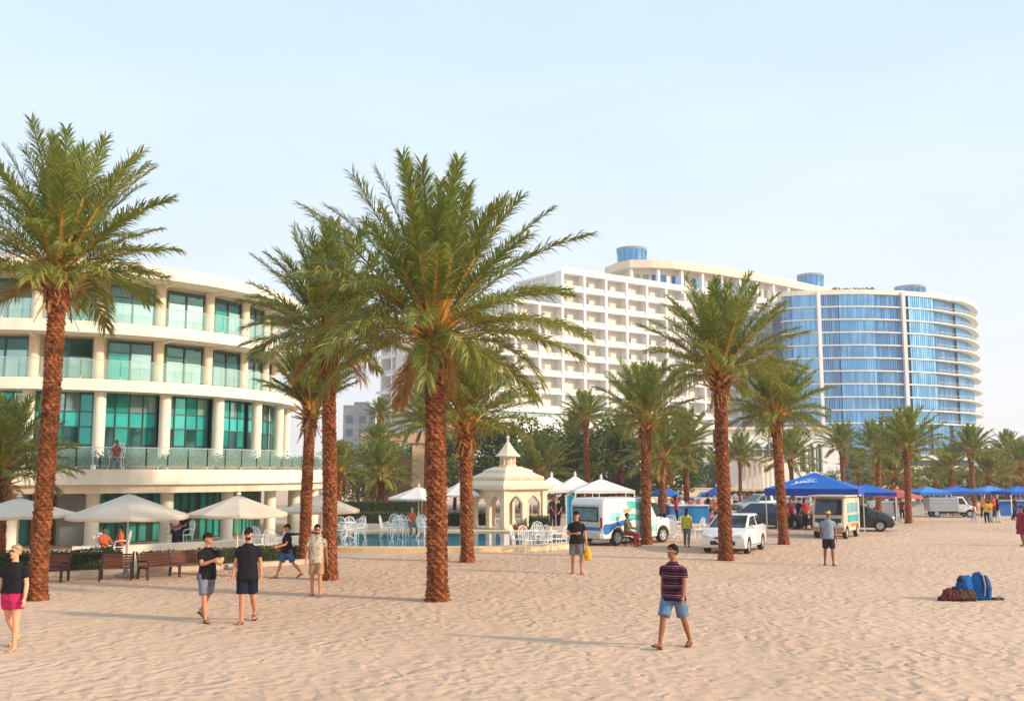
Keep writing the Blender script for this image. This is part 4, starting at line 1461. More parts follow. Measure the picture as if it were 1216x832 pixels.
b = MB(); b.strip([(.02 + .1 * i, .03 * math.sin(i * 1.5)) for i in range(5)], [(.02 + .1 * i, .012 + .03 * math.sin(i * 1.5)) for i in range(5)], .35, 1.88); b.build('banner_cloth', C8('teal_cloth', 30, 150, 176, rough=.8, var=.15), t)

# ------------------------------------------------------------------ stone gazebo
gp_ = Vector((AT(603, 630, 52.3).x, 52.3, .12))
gz = thing('gazebo', 'cream stone gazebo with arched openings and a tiered pointed roof by the pool', 'gazebo', gp_, R(40))
gz.scale = (.83, .83, .95)
S, HG = 1.62, 2.02
b = MB(); b.box((0, 0, .04), (3.7, 3.7, .08)); b.build('base', GAZ, gz)
for k in range(4):
    b = MB()
    arch_wall(b, -S + .17, S - .17, .083, HG - .003, -S, -S + .2, [(-.71, .53, .083, 1.36, .42), (.71, .53, .083, 1.36, .42)], pointed=True)
    wl_ = b.build('arcade_wall', GAZ, gz, rz=k * PI / 2)
    b = MB()
    for xc in (-.71, .71):
        for i in range(7):
            tt = -1 + 2 * (i + .5) / 7
            b.ball((xc + .51 * tt, -S + .1, 1.36 + .40 * (1 - abs(tt) ** 1.6) - .01), (.055, .09, .05), 8, 5)
    b.build('scalloped_trim', GAZ, wl_)
for sx_, sy_ in ((1, 1), (-1, 1), (-1, -1), (1, -1)):
    b = MB(); b.box((sx_ * (S - .06), sy_ * (S - .06), HG / 2 + .04), (.36, .36, HG - .085)); b.box((sx_ * (S - .06), sy_ * (S - .06), .2), (.44, .44, .22)); b.box((sx_ * (S - .06), sy_ * (S - .06), HG - .16), (.42, .42, .1))
    b.build('corner_pillar', GAZ, gz)
rb = MB()
def sq(h, z): return [(-h, -h, z), (h, -h, z), (h, h, z), (-h, h, z)]
rb.rings([sq(1.75, HG), sq(1.78, HG + .06), sq(2.02, HG + .1), sq(2.06, HG + .3), sq(2.0, HG + .34)])
rb.rings([sq(1.98, HG + .343), sq(1.62, HG + .56)])
rb.rings([sq(1.58, HG + .563), sq(1.62, HG + .60), sq(1.6, HG + .76), sq(1.5, HG + .8)])
rb.rings([sq(1.48, HG + .803), sq(1.1, HG + 1.0), sq(1.1, HG + 1.1), sq(.72, HG + 1.24), sq(.62, HG + 1.3)])
for k in range(4):
    M_ = Matrix.Rotation(k * PI / 2, 4, 'Z')
    for i in range(17):
        rb.box((-1.5 + 3.0 * i / 16, -1.625, HG + .68), (.10, .06, .12), M=M_)
ro = rb.build('roof', GAZ, gz)
b = MB(); b.lathe([(.55, HG + 1.303), (.55, HG + 1.38), (.36, HG + 1.4), (.36, HG + 1.75), (.5, HG + 1.79), (.5, HG + 1.84)], 8); lan = b.build('lantern', GAZ, gz)
b = MB()
for k in range(8):
    a = 2 * PI * (k + .5) / 8
    b.lathe([(.06, HG + 1.383), (.045, HG + 1.42), (.045, HG + 1.72), (.07, HG + 1.787)], 8, (.47 * math.cos(a), .47 * math.sin(a), 0))
b.build('lantern_column', GAZ, lan)
b = MB(); b.lathe([(.78, HG + 1.843), (.8, HG + 1.9), (.62, HG + 2.02), (.42, HG + 2.24), (.2, HG + 2.5), (.07, HG + 2.68)], 8); b.build('spire_roof', GAZ, gz)
b = MB(); b.lathe([(.05, HG + 2.683), (.1, HG + 2.74), (.05, HG + 2.79), (.12, HG + 2.86), (.11, HG + 2.93), (.02, HG + 3.02)], 10); auto_smooth(b.build('finial', CANVW, gz))
pt = tag(MB() and thing('flower_bed', 'low red clay bed with flowers inside the right arch of the gazebo', 'flower bed', (AT(618, 631, 50.8).x, 50.8, .12)), None, None)
b = MB(); b.lathe([(.34, 0), (.42, .14), (.38, .16)], 16); b.build('rim', C8('clay', 160, 70, 46, rough=.8, var=.15), pt)
b = MB(); leaf_scatter(b, [(random.gauss(0, .16), random.gauss(0, .16), .16 + abs(random.gauss(0, .08))) for _ in range(160)], .09, random.Random(5), 0); leaf_scatter(b, [(random.gauss(0, .16), random.gauss(0, .16), .22 + abs(random.gauss(0, .08))) for _ in range(60)], .07, random.Random(6), 1); b.build('flowers', [LEAF2, C8('red_petal', 190, 50, 36, rough=.7, var=.2)], pt, fix=False)

# ------------------------------------------------------------------ benches
def bench(label, px0, px1, Y0, Y1, nsec=2, group='red brown slatted benches'):
    a, c = G(px0, Y0), G(px1, Y1)
    L = (c - a).length
    ang = math.atan2(c.y - a.y, c.x - a.x)
    t = thing('bench', label, 'bench', (a + c) / 2, ang, group)
    t.scale = (1, .9, .8)
    for i in range(nsec):
        x0, x1 = -L / 2 + L * i / nsec + .03, -L / 2 + L * (i + 1) / nsec - .03
        b = MB()
        for k in range(5):
            b.box(((x0 + x1) / 2, -.2 + k * .105, .42), (x1 - x0, .085, .035))
        b.build('seat', WOOD, t)
        b = MB()
        for k in range(5):
            b.box(((x0 + x1) / 2, .28 + k * .028, .50 + k * .085), (x1 - x0, .03, .068))
        b.build('backrest', WOOD, t)
    for i in range(nsec + 1):
        x = -L / 2 + L * i / nsec
        b = MB()
        b.beam((x, -.24, 0), (x, -.22, .41), .06, .06); b.beam((x, .30, 0), (x, .26, .45), .06, .06); b.beam((x, .26, .45), (x, .42, .94), .05, .06); b.beam((x, -.26, .395), (x, .28, .395), .05, .05)
        b.build('leg', IRON, t)
        if i in (0, nsec):
            b = MB(); b.tube([(x, -.22, .41), (x, -.25, .58), (x, -.15, .64), (x, .1, .62), (x, .33, .64)], .025, 8); b.build('armrest', IRON, t)
    return t
bench('slatted bench cut off behind the leftmost palm trunk', 28, 76, 690, 690, 1)
bench('short slatted bench standing behind the parasol pole', 119, 156, 689, 688, 1)
bench('long two section slatted bench left of the man in the cap and grey shorts', 170, 244, 688, 681, 2)

# ------------------------------------------------------------------ white wire chairs and tables
def make_chair(label, group):
    t = thing('wire_chair', label, 'chair', (0, 0, 0), 0, group)
    b = MB()
    b.tube([(-.22, -.22, .44), (.22, -.22, .44), (.22, .22, .44), (-.22, .22, .44)], .016, 6, closed=True)
    for i in range(7):
        b.beam((-.2 + i * .067, -.22, .44), (-.2 + i * .067, .22, .44), .018, .012)
    b.build('seat', WIRE, t)
    b = MB()
    b.tube([(-.22, .22, .44), (-.23, .28, .75), (-.16, .31, .92), (0, .32, .98), (.16, .31, .92), (.23, .28, .75), (.22, .22, .44)], .018, 6)
    for i in range(5):
        x = -.14 + i * .07
        b.tube([(x, .22, .45), (x + .03 * math.sin(i * 2), .28, .7), (x * .8, .31, .93)], .011, 5)
    b.tube([(.1 * math.cos(k * .7), .29 + .01 * math.sin(k * .7), .7 + .1 * math.sin(k * .7)) for k in range(9)], .011, 5, closed=True)
    b.build('backrest', WIRE, t)
    for sx_ in (-1, 1):
        b = MB(); b.tube([(sx_ * .22, .24, .62), (sx_ * .27, 0, .67), (sx_ * .25, -.2, .62), (sx_ * .22, -.22, .44)], .014, 6); b.build('armrest', WIRE, t)
    for sx_ in (-1, 1):
        for sy_ in (-1, 1):
            b = MB(); b.tube([(sx_ * .21, sy_ * .21, .44), (sx_ * .2, sy_ * .19, .2), (sx_ * .24, sy_ * .26, 0)], .014, 6); b.build('leg', WIRE, t)
    return t
def make_table(label, group):
    t = thing('wire_table', label, 'table', (0, 0, 0), 0, group)
    b = MB(); b.lathe([(.38, .70), (.40, .71), (.40, .73), (.38, .735)], 20); b.build('tabletop', WIRE, t)
    b = MB()
    b.tube([(0, 0, .1), (0, 0, .70)], .03, 8)
    for k in range(3):
        a = k * 2.094
        b.tube([(0, 0, .16), (.2 * math.cos(a), .2 * math.sin(a), .14), (.32 * math.cos(a), .32 * math.sin(a), 0)], .02, 6)
    b.build('leg', WIRE, t)
    return t
chair0 = table0 = None
rndc = random.Random(9)
def chairs(spots, label, group, z=0.0):
    global chair0
    for px, py, rz in spots:
        p = G(px, py, z)
        if chair0 is None:
            chair0 = make_chair(label, group); chair0.location = p; chair0.rotation_euler = (0, 0, rz)
        else:
            dup(chair0, p, rz, label, group)
def tables(spots, label, group, z=0.0):
    global table0
    for px, py in spots:
        p = G(px, py, z)
        if table0 is None:
            table0 = make_table(label, group); table0.location = p
        else:
            dup(table0, p, 0, label, group)
g1 = 'white chairs below the curved building columns'
chairs([(300, 661, 1.2), (309, 658, 2.6), (319, 661, .2), (328, 657, -1.2), (305, 655, 3.0)], 'white wire chair at the foot of the curved building columns', g1)
tables([(314, 659)], 'white round table among the chairs left of the walking man in blue shorts', None)
g2 = 'white chairs at the left end of the pool'
chairs([(400, 642, 1.5), (408, 640, 2.8), (416, 641, .3), (424, 639, -.8), (428, 643, 3.3)], 'white wire chair at the left end of the pool beside the shaggy palm trunk', g2, .12)
tables([(412, 640)], 'white round table at the left end of the pool', None, .12)
g3 = 'white chairs under the white pool parasol'
chairs([(459, 638, 1.5), (467, 636, 0), (474, 638, 3), (482, 637, .8), (496, 637, -.5), (504, 638, 2.4), (511, 636, -1.5)], 'white wire chair under the white parasol beyond the pool', g3, .12)
tables([(478, 636), (500, 636)], 'white round table under the white parasol beyond the pool', 'white tables under the pool parasol', .12)
g4 = 'ornate white chairs right of the pool'
chairs([(616, 654, 1.3), (626, 655, .6), (636, 652, 3.2), (646, 655, -.4), (655, 653, 2.4), (664, 653, -1.2), (640, 648, .2)], 'ornate white wire chair between the pool and the man with the yellow bag', g4)
tables([(631, 652), (651, 652)], 'white round table between the pool and the man with the yellow bag', 'white tables right of the pool')
g5 = 'white chairs in front of the painted van nose'
chairs([(783, 641, 1.2), (792, 640, .1), (801, 642, 2.7), (808, 638, -.6), (818, 640, 1.7), (828, 640, -1.3), (797, 635, 3)], 'white wire chair between the painted van nose and the white hatchback', g5)
tables([(804, 638)], 'white round table between the painted van and the white hatchback', None)

# ------------------------------------------------------------------ backpack and heap on the sand
bp = G(1148, 712)
def remesh(mb, name, mats, parent=None, voxel=.02, smooth=4, loc=None, rz=0, fold=0.0, fscale=6, seed=0, stretch=(1, 1, 1)):
    o = mb.build(name, mats, parent, loc=loc, rz=rz)
    md = o.modifiers.new('r', 'REMESH'); md.mode = 'VOXEL'; md.voxel_size = voxel; md.use_smooth_shade = True
    if smooth:
        s_ = o.modifiers.new('s', 'SMOOTH'); s_.iterations = smooth; s_.factor = .5
    me = evaluated(o)
    o.modifiers.clear()
    old = o.data
    o.data = me
    bpy.data.meshes.remove(old)
    me.materials.clear()
    for m in (mats if isinstance(mats, (list, tuple)) else [mats]):
        me.materials.append(m)
    me.polygons.foreach_set('use_smooth', [True] * len(me.polygons))
    me.polygons.foreach_set('material_index', [0] * len(me.polygons))
    if fold:
        ns = [v.normal.copy() for v in me.vertices]
        for v, n in zip(me.vertices, ns):
            c = Vector((v.co.x * stretch[0], v.co.y * stretch[1], v.co.z * stretch[2])) * fscale + Vector((seed * 7.3, seed * 3.1, 0))
            v.co += n * fold * noise.noise(c)
    me.update()
    return o
BPB = cloth('backpack_blue', 22, 92, 158, .2)
BPN = cloth('backpack_navy', 20, 52, 96, .2)
bk_ = thing('backpack', 'bulging blue backpack slumped on the sand at the lower right', 'backpack', (bp.x + .12, bp.y, 0), R(8))
b = MB()
b.rings([[(.16 + .17 * math.cos(a) * s_, .02 + .16 * math.sin(a) * s_, z) for a in [2 * PI * k / 14 for k in range(14)]] for z, s_ in ((.01, .9), (.06, 1.05), (.18, 1.08), (.30, 1.0), (.38, .85), (.44, .55), (.465, .2))])
b.rings([[(-.12 + .19 * math.cos(a) * s_, .03 + .16 * math.sin(a) * s_, z) for a in [2 * PI * k / 14 for k in range(14)]] for z, s_ in ((.06, .9), (.15, 1.1), (.28, 1.0), (.38, .75), (.42, .5))])
remesh(b, 'body', BPB, bk_, .016, 5, fold=.03, fscale=9, seed=3)
b = MB()
b.rings([[(.33 + .09 * math.cos(a) * s_, -.02 + .13 * math.sin(a) * s_, z) for a in [2 * PI * k / 12 for k in range(12)]] for z, s_ in ((.01, .8), (.1, 1.1), (.25, 1.05), (.36, .75), (.42, .4))])
remesh(b, 'side_pocket', BPB, bk_, .016, 4, fold=.016, fscale=12, seed=5)
b = MB(); b.tube([(.20, -.16, .08), (.21, -.19, .24), (.2, -.15, .40), (.19, -.02, .48)], [(.05, .016)] * 4, 8); remesh(b, 'strap_pad', C8('grey_strap', 130, 116, 110, rough=.9, var=.1), bk_, .012, 2)
b = MB(); b.tube([(.26, -.16, .05), (.27, -.2, .2), (.26, -.15, .4)], [(.022, .012)] * 3, 8); b.tube([(.36, -.06, .03), (.5, -.1, .02), (.6, -.08, .03), (.68, -.12, .015)], [.02, .03, .035, .012], 8); b.build('strap', BLACK, bk_)
b = MB(); b.tube([(-.32, .0, .33), (-.24, -.04, .38), (-.2, -.08, .3)], [.03, .05, .03], 8); b.build('buckle_flap', BLACK, bk_)
hp_ = thing('clothes_heap', 'crumpled heap of red and brown clothes against the blue backpack', 'clothes', (bp.x - .22, bp.y - .1, 0))
b = MB(); b.ball((-.17, .02, .10), (.2, .15, .13), 12, 8); b.ball((-.27, 0, .05), (.2, .14, .06), 12, 8); b.ball((-.12, -.08, .07), (.2, .09, .08), 12, 8); remesh(b, 'red_cloth', cloth('faded_red', 110, 52, 50, .3), hp_, .014, 3, fold=.05, fscale=22, seed=1)
b = MB(); b.ball((.06, -.02, .11), (.24, .14, .12), 12, 8); b.ball((.2, -.05, .13), (.14, .12, .1), 12, 8); b.ball((.1, -.1, .06), (.26, .09, .07), 12, 8); remesh(b, 'brown_cloth', cloth('brown', 92, 66, 52, .3), hp_, .014, 3, fold=.05, fscale=20, seed=2)
b = MB(); b.tube([(-.48, 0, .015), (-.3, -.08, .02), (-.1, -.12, .03), (.1, -.13, .05), (.25, -.12, .06)], [.02, .035, .045, .05, .05], 8); remesh(b, 'dark_jacket', cloth('charcoal', 30, 28, 30, .2), hp_, .012, 2, fold=.03, fscale=14, seed=4)
b = MB(); b.ball((-.02, .02, .24), (.12, .09, .04), 12, 6); b.ball((.1, 0, .24), (.09, .08, .04), 12, 6); remesh(b, 'navy_cloth', BPN, hp_, .012, 2, fold=.03, fscale=14, seed=8)

bk_.scale = (1.1, 1.1, 1.36); hp_.scale = (1.05, 1.05, 1.2)
hp_.location.x += .0
# ------------------------------------------------------------------ vehicles (front towards +x)
def cut(o, cyls):
    """cut wheel arches with boolean cylinders"""
    tmp = []
    for (x, y, z, r, w_) in cyls:
        b = MB(); b.lathe([(r, -w_ / 2), (r, w_ / 2)], 28)
        c = b.build('cutter', BLACK)
        c.matrix_world = Matrix.Translation((x, y, z)) @ Matrix.Rotation(PI / 2, 4, 'X')
        md = o.modifiers.new('b', 'BOOLEAN'); md.operation = 'DIFFERENCE'; md.object = c; md.solver = 'EXACT'
        tmp.append(c)
    par = o.parent
    o.parent = None
    bpy.context.view_layer.update()
    me = evaluated(o)
    o.modifiers.clear()
    o.data = me
    o.parent = par
    for c in tmp:
        bpy.data.objects.remove(c)
    return o
def wheel(parent, x, y, r, w_, side, spokes=5):
    M_ = Matrix.Translation((x, y, r)) @ Matrix.Rotation(-PI / 2 * side, 4, 'X')
    b = MB(); b.lathe([(r * .62, -w_ / 2), (r * .93, -w_ / 2), (r, -w_ * .32), (r, w_ * .32), (r * .93, w_ / 2), (r * .64, w_ / 2), (r * .62, w_ * .3)], 26, M=M_, cap=False)
    tb = b.build('wheel', RUBBER, parent); auto_smooth(tb, 40)
    b = MB(); b.lathe([(r * .05, w_ * .18), (r * .63, w_ * .12)], 24, M=M_)
    b.lathe([(r * .64, -w_ * .3), (r * .66, w_ * .46), (r * .57, w_ * .42), (r * .56, w_ * .1)], 24, M=M_, cap=False)
    for k in range(spokes):
        a = 2 * PI * k / spokes
        p0 = M_ @ Vector((r * .08 * math.cos(a), r * .08 * math.sin(a), w_ * .36)); p1 = M_ @ Vector((r * .6 * math.cos(a), r * .6 * math.sin(a), w_ * .36))
        b.beam(p0, p1, r * .14, w_ * .2, up=(0, 1, 0))
    b.lathe([(r * .12, w_ * .2), (r * .12, w_ * .45), (r * .02, w_ * .46)], 10, M=M_)
    b.build('rim', ALLOY, tb)
def gquad(mb, q, n, off=.008, th=.006, inset=(.08, .08), mi=0):
    """thin pane on a quad face (4 corners a b c d), inset in both directions, pushed out along n"""
    a, b, c, d = [Vector(x) for x in q]
    u0, v0 = inset
    def P(u, v): return a.lerp(b, u).lerp(d.lerp(c, u), v)
    pts = [P(u0, v0), P(1 - u0, v0), P(1 - u0, 1 - v0), P(u0, 1 - v0)]
    n = Vector(n).normalized()
    vv = [p + n * (off - th) for p in pts] + [p + n * off for p in pts]
    mb.add(vv, [(3, 2, 1, 0), (4, 5, 6, 7), (0, 1, 5, 4), (1, 2, 6, 5), (2, 3, 7, 6), (3, 0, 4, 7)], mi)
def side_prism(prof, w_):
    b = MB()
    n = len(prof)
    vv = [(x, -w_ / 2, z) for x, z in prof] + [(x, w_ / 2, z) for x, z in prof]
    ff = [tuple(range(n)), tuple(range(2 * n - 1, n - 1, -1))]
    for i in range(n):
        j = (i + 1) % n
        ff.append((j, i, n + i, n + j))
    b.add(vv, ff)
    return b
def car(name, label, loc, rz, paint, L=3.9, W=1.7, H=1.4, belt=.86, hood=.80, wb=2.45, wr=.29, cab=(-1.75, .95, -1.25, .25), nose=.62, cat='car', group=None):
    t = thing(name, label, cat, loc, rz, group)
    x0, x1 = -L / 2, L / 2
    prof = [(x0 + .06, .22), (x1 - .10, .20), (x1, .34), (x1 - .01, nose - .06), (x1 - .14, nose + .06), (cab[1] + .05, hood + .04), (cab[1] - .15, belt), (cab[0] + .02, belt + .03), (x0 + .05, belt - .06), (x0, .5), (x0, .32)]
    b = side_prism(prof, W)
    body = b.build('body', paint, t)
    bevel_obj(body, .07, 3, 25)
    fx, rx = wb / 2 + .02, -wb / 2 + .02
    cut(body, [(fx, W / 2, wr, wr * 1.22, .5), (rx, W / 2, wr, wr * 1.22, .5), (fx, -W / 2, wr, wr * 1.22, .5), (rx, -W / 2, wr, wr * 1.22, .5)])
    auto_smooth(body, 30)
    b = MB(); b.box((0, 0, .36), (L * .8, W - .5, .36)); b.build('underbody', BLACK, t)
    yb, yt = W / 2 - .05, W / 2 - .20
    lo = [(cab[0], -yb, belt - .02), (cab[1], -yb, belt - .04), (cab[1], yb, belt - .04), (cab[0], yb, belt - .02)]
    hi = [(cab[2], -yt, H), (cab[3], -yt, H), (cab[3], yt, H), (cab[2], yt, H)]
    b = MB(); b.add(lo + hi, [(0, 3, 2, 1), (4, 5, 6, 7), (0, 1, 5, 4), (1, 2, 6, 5), (2, 3, 7, 6), (3, 0, 4, 7)])
    cb = b.build('cabin', paint, t); bevel_obj(cb, .06, 3, 20); auto_smooth(cb, 30)
    b = MB(); gquad(b, (lo[1], lo[2], hi[2], hi[1]), (1, 0, .9), .006, inset=(.06, .09)); b.build('windscreen', CARGLASS, t)
    b = MB(); gquad(b, (lo[3], lo[0], hi[0], hi[3]), (-1, 0, .5), .006, inset=(.09, .14)); b.build('rear_window', CARGLASS, t)
    for s_ in (-1, 1):
        i0, i1 = (0, 1) if s_ < 0 else (3, 2)
        A, B_, C_, D_ = Vector(lo[i0]), Vector(lo[i1]), Vector(hi[i1]), Vector(hi[i0])
        n = Vector((0, s_, .45))
        m0, m1 = A.lerp(B_, .46), D_.lerp(C_, .50)
        b = MB(); gquad(b, (m0, B_, C_, m1), n, .006, inset=(.07, .16)); b.build('side_window', CARGLASS, t)
        b = MB(); gquad(b, (A, m0, m1, D_), n, .006, inset=(.08, .16)); b.build('side_window', CARGLASS, t)
        yy = s_ * (W / 2 + .002)
        d = MB()
        for xx in (cab[1] - .12, (cab[0] + cab[1]) / 2 - .05, cab[0] + .42):
            d.beam((xx, yy, .34), (xx, yy, belt - .08), .012, .006, up=(0, 1, 0))
        d.beam((rx + .4, yy, .30), (fx - .4, yy, .30), .05, .02)
        dd = d.build('door_seam', BLACK, t)
        h_ = MB()
        for xx in (.02, -.85):
            h_.beam((xx, yy + s_ * .015, belt - .16), (xx + .18, yy + s_ * .015, belt - .16), .025, .03)
        h_.build('handle', paint, dd)
        mi = MB(); mi.ball((cab[1] - .22, s_ * (W / 2 + .10), belt + .06), (.07, .10, .07), 12, 8); mi.beam((cab[1] - .2, s_ * (W / 2 - .05), belt + .0), (cab[1] - .2, s_ * (W / 2 + .08), belt + .04), .04, .03); auto_smooth(mi.build('wing_mirror', paint, t), 60)
        hl = MB(); hl.ball((x1 - .12, s_ * (W / 2 - .24), nose - .02), (.14, .21, .075), 14, 8); auto_smooth(hl.build('headlight', LAMP, t), 60)
        tl = MB(); tl.box((x0 + .02, s_ * (W / 2 - .17), belt - .18), (.06, .24, .26)); bevel_obj(tl.build('tail_light', REDLENS, t), .02)
        for xx in (fx, rx):
            wheel(t, xx, s_ * (W / 2 - .10), wr, .19, s_)
    b = MB(); b.box((x1 - .02, 0, .40), (.06, W * .55, .14)); b.box((x1 - .02, 0, nose - .08), (.05, W * .36, .06)); b.build('grille', BLACK, t)
    b = MB(); b.box((x1 + .008, 0, .46), (.02, .44, .10)); b.build('number_plate', C8('plate', 220, 220, 214, rough=.5, var=.02), t)
    b = MB(); b.box((x0 - .012, 0, .56), (.02, .44, .10)); b.build('number_plate', MATS['plate'], t)
    return t
def at_wheel(px, py, lx, ly, rz):
    p = G(px, py)
    return (p.x - (lx * math.cos(rz) - ly * math.sin(rz)), p.y - (lx * math.sin(rz) + ly * math.cos(rz)), 0)
rz = R(-116)
car('hatchback', 'white hatchback facing left behind the palm trunk with open tarmac around it', at_wheel(889, 657, 1.2, .8, rz), rz, CWHITE, L=3.7, W=1.68, H=1.40, nose=.66, hood=.86, belt=.92, cab=(-1.80, 1.25, -1.05, .10), wb=2.35)
bpy.data.objects['hatchback']['label'] = 'white hatchback seen from the front half hidden by a palm trunk'
rz = R(-28)
car('saloon', 'dark navy car with its nose right behind the palm beside the blue tent', at_wheel(941, 628, 1.2, -.8, rz), rz, CNAVY, L=4.2, H=1.32, cab=(-1.7, 1.05, -1.05, .15))
car('saloon', 'black car with a pale bonnet edge poking out right of the retro minibus', at_wheel(1045, 631, 1.1, -.8, R(-22)), R(-22), CBLACK, L=3.6, wb=2.2, H=1.36, cab=(-1.75, 1.25, -1.2, .1), nose=.68, hood=.88, belt=.92)
car('saloon', 'grey car peeking out behind the man in the grey T-shirt', (AT(962, 620, 57).x, 57, 0), R(-10), C8('grey_car_paint', 120, 124, 130, rough=.3, var=.04, coat=.5), L=4.0, H=1.35)
car('saloon', 'silver car parked far behind the dark navy car', (AT(903, 600, 74).x, 74, 0), R(-160), CSILV, L=4.2, H=1.38)
car('saloon', 'white car far behind the row palms under the red parasol', (AT(1062, 605, 80).x, 80, 0), R(170), CWHITE, L=4.0, H=1.4)
car('saloon', 'white car far left of the hatchback palm beside the blue stall', (AT(853, 600, 84).x, 84, 0), R(10), CWHITE, L=4.0, H=1.4)

# painted van: rear towards the camera's left, nose away to the right
rz = R(42)
LV, WV, HV = 4.7, 1.85, 1.93
pv0 = G(716, 649)
vx, vy = LV / 2, WV / 2
c_, s_ = math.cos(rz), math.sin(rz)
van = thing('van', 'white delivery van with turquoise and blue swirls painted along its side', 'van', (pv0.x + vx * c_ - vy * s_, pv0.y + vx * s_ + vy * c_, 0), rz)
prof = [(-vx + .04, .28), (vx - .15, .26), (vx, .4), (vx - .02, .78), (vx - .12, .92), (vx - .75, 1.08), (vx - 1.45, HV - .06), (vx - 1.7, HV), (-vx + .16, HV), (-vx + .02, HV - .2), (-vx, .5)]
body = side_prism(prof, WV).build('body', CWHITE, van); bevel_obj(body, .13, 4, 22)
fx, rx, wr = 1.45, -1.45, .33
cut(body, [(fx, vy, wr, .41, .5), (rx, vy, wr, .41, .5), (fx, -vy, wr, .41, .5), (rx, -vy, wr, .41, .5)]); auto_smooth(body, 30)
b = MB(); b.box((0, 0, .4), (LV * .82, WV - .55, .34)); b.build('underbody', BLACK, van)
for sy in (-1, 1):
    for xx in (fx, rx): wheel(van, xx, sy * (vy - .1), wr, .2, sy, 6)
SILVERP = C8('silver_panel', 190, 194, 196, rough=.35, var=.06, metallic=.3)
b = MB(); b.add([(-vx - .004, -vy + .1, .62), (-vx - .004, vy - .1, .62), (-vx - .004, vy - .12, HV - .28), (-vx - .004, -vy + .12, HV - .28)], [(0, 1, 2, 3)]); 
o = b.build('rear_door', SILVERP, van); md = o.modifiers.new('t', 'SOLIDIFY'); md.thickness = .03
b = MB(); b.box((-vx - .03, 0, 1.28), (.03, WV - .5, .5)); rw = b.build('rear_window', C8('van_rear_glass', 110, 140, 156, rough=.12, var=.25, metallic=.4), van); bevel_obj(rw, .012)
b = MB()
for z in (1.01, 1.55): b.box((-vx - .035, 0, z), (.035, WV - .44, .05))
for y in (-(WV / 2 - .24), WV / 2 - .24): b.box((-vx - .034, y, 1.28), (.033, .05, .5))
b.build('window_frame', BLACK, rw)
b = MB(); b.box((-vx - .05, 0, .42), (.14, WV - .1, .2)); bevel_obj(b.build('rear_bumper', SILVERP, van), .04)
b = MB(); b.box((-vx - .03, 0, .70), (.035, WV - .2, .13)); b.build('blue_band', C8('van_blue', 44, 110, 186, rough=.35, var=.08), van)
for sy in (-1, 1):
    b = MB(); b.box((-vx + .0, sy * (vy - .10), .95), (.06, .13, .42)); bevel_obj(b.build('tail_light', REDLENS, van), .02)
    b = MB(); b.ball((vx - .14, sy * (vy - .28), .78), (.13, .2, .11), 12, 8); auto_smooth(b.build('headlight', LAMP, van), 60)
    b = MB(); gquad(b, ((vx - 1.35, sy * vy, 1.08), (vx - .80, sy * vy, 1.08), (vx - 1.36, sy * vy, HV - .2), (vx - 1.78, sy * vy, HV - .2)) if True else None, (0, sy, 0), .008, inset=(.04, .04)); b.build('side_window', CARGLASS, van)
    b = MB(); b.ball((vx - .95, sy * (vy + .12), 1.15), (.06, .1, .11), 10, 7); auto_smooth(b.build('wing_mirror', BLACK, van), 60)
a_, b_ = Vector((vx - .77, -vy + .08, 1.1)), Vector((vx - 1.42, -vy + .14, HV - .1))
b = MB(); gquad(b, (a_, (a_.x, -a_.y, a_.z), (b_.x, -b_.y, b_.z), b_), (.78, 0, .63), .012, inset=(.04, .05)); b.build('windscreen', CARGLASS, van)
# painted swirls: flat patches a few millimetres proud of the side that faces the camera (y = -vy)
GT = C8('van_turquoise', 96, 200, 190, rough=.35, var=.1)
GL = C8('van_pale_teal', 150, 214, 216, rough=.35, var=.1)
GO = C8('van_peach', 226, 170, 120, rough=.4, var=.15)
def blob(mb, pts, mi, y):
    n = len(pts)
    sm = []
    P = [Vector(p) for p in pts]
    for i in range(n):
        p0, p1, p2, p3 = P[i - 1], P[i], P[(i + 1) % n], P[(i + 2) % n]
        for k in range(5):
            t = k / 5
            sm.append(0.5 * ((2 * p1) + (p2 - p0) * t + (2 * p0 - 5 * p1 + 4 * p2 - p3) * t * t + (3 * p1 - p0 - 3 * p2 + p3) * t ** 3))
    c = sum(sm, Vector((0, 0))) / len(sm)
    vv = [(c.x, y, c.y)] + [(p.x, y, p.y) for p in sm]
    mb.add(vv, [(0, i + 1, (i + 1) % len(sm) + 1) for i in range(len(sm))], mi)
b = MB()
y = -vy - .004
blob(b, [(-2.26, .50), (-1.95, .52), (-1.9, .78), (-1.55, .82), (-1.15, .80), (-.8, .95), (-.4, 1.05), (-.9, 1.06), (-1.4, .98), (-1.9, .90), (-2.27, .86)], 0, y)
blob(b, [(-1.0, 1.1), (-.3, 1.0), (.25, 1.0), (.55, 1.2), (.2, 1.35), (-.2, 1.22), (-.6, 1.3)], 1, y)
blob(b, [(-.9, 1.75), (-.6, 1.8), (-.1, 1.72), (.2, 1.5), (-.1, 1.42), (-.4, 1.5), (-.7, 1.45)], 1, y)
blob(b, [(-1.9, 1.05), (-1.5, 1.02), (-1.2, 1.2), (-1.45, 1.36), (-1.85, 1.3)], 2, y)
blob(b, [(-1.05, 1.32), (-.7, 1.34), (-.62, 1.46), (-.85, 1.5), (-1.1, 1.44)], 3, y)
blob(b, [(.5, .5), (1.0, .5), (.95, .75), (.3, .8), (-.6, .66), (-.9, .5)], 2, y)
b.build('side_graphic', [MATS['van_blue'], GT, GL, GO], van)
b = MB()
for xx in (-.05, 1.0):
    b.beam((xx, -vy - .005, .36), (xx, -vy - .005, HV - .15), .012, .006, up=(0, 1, 0))
b.build('door_seam', BLACK, van)
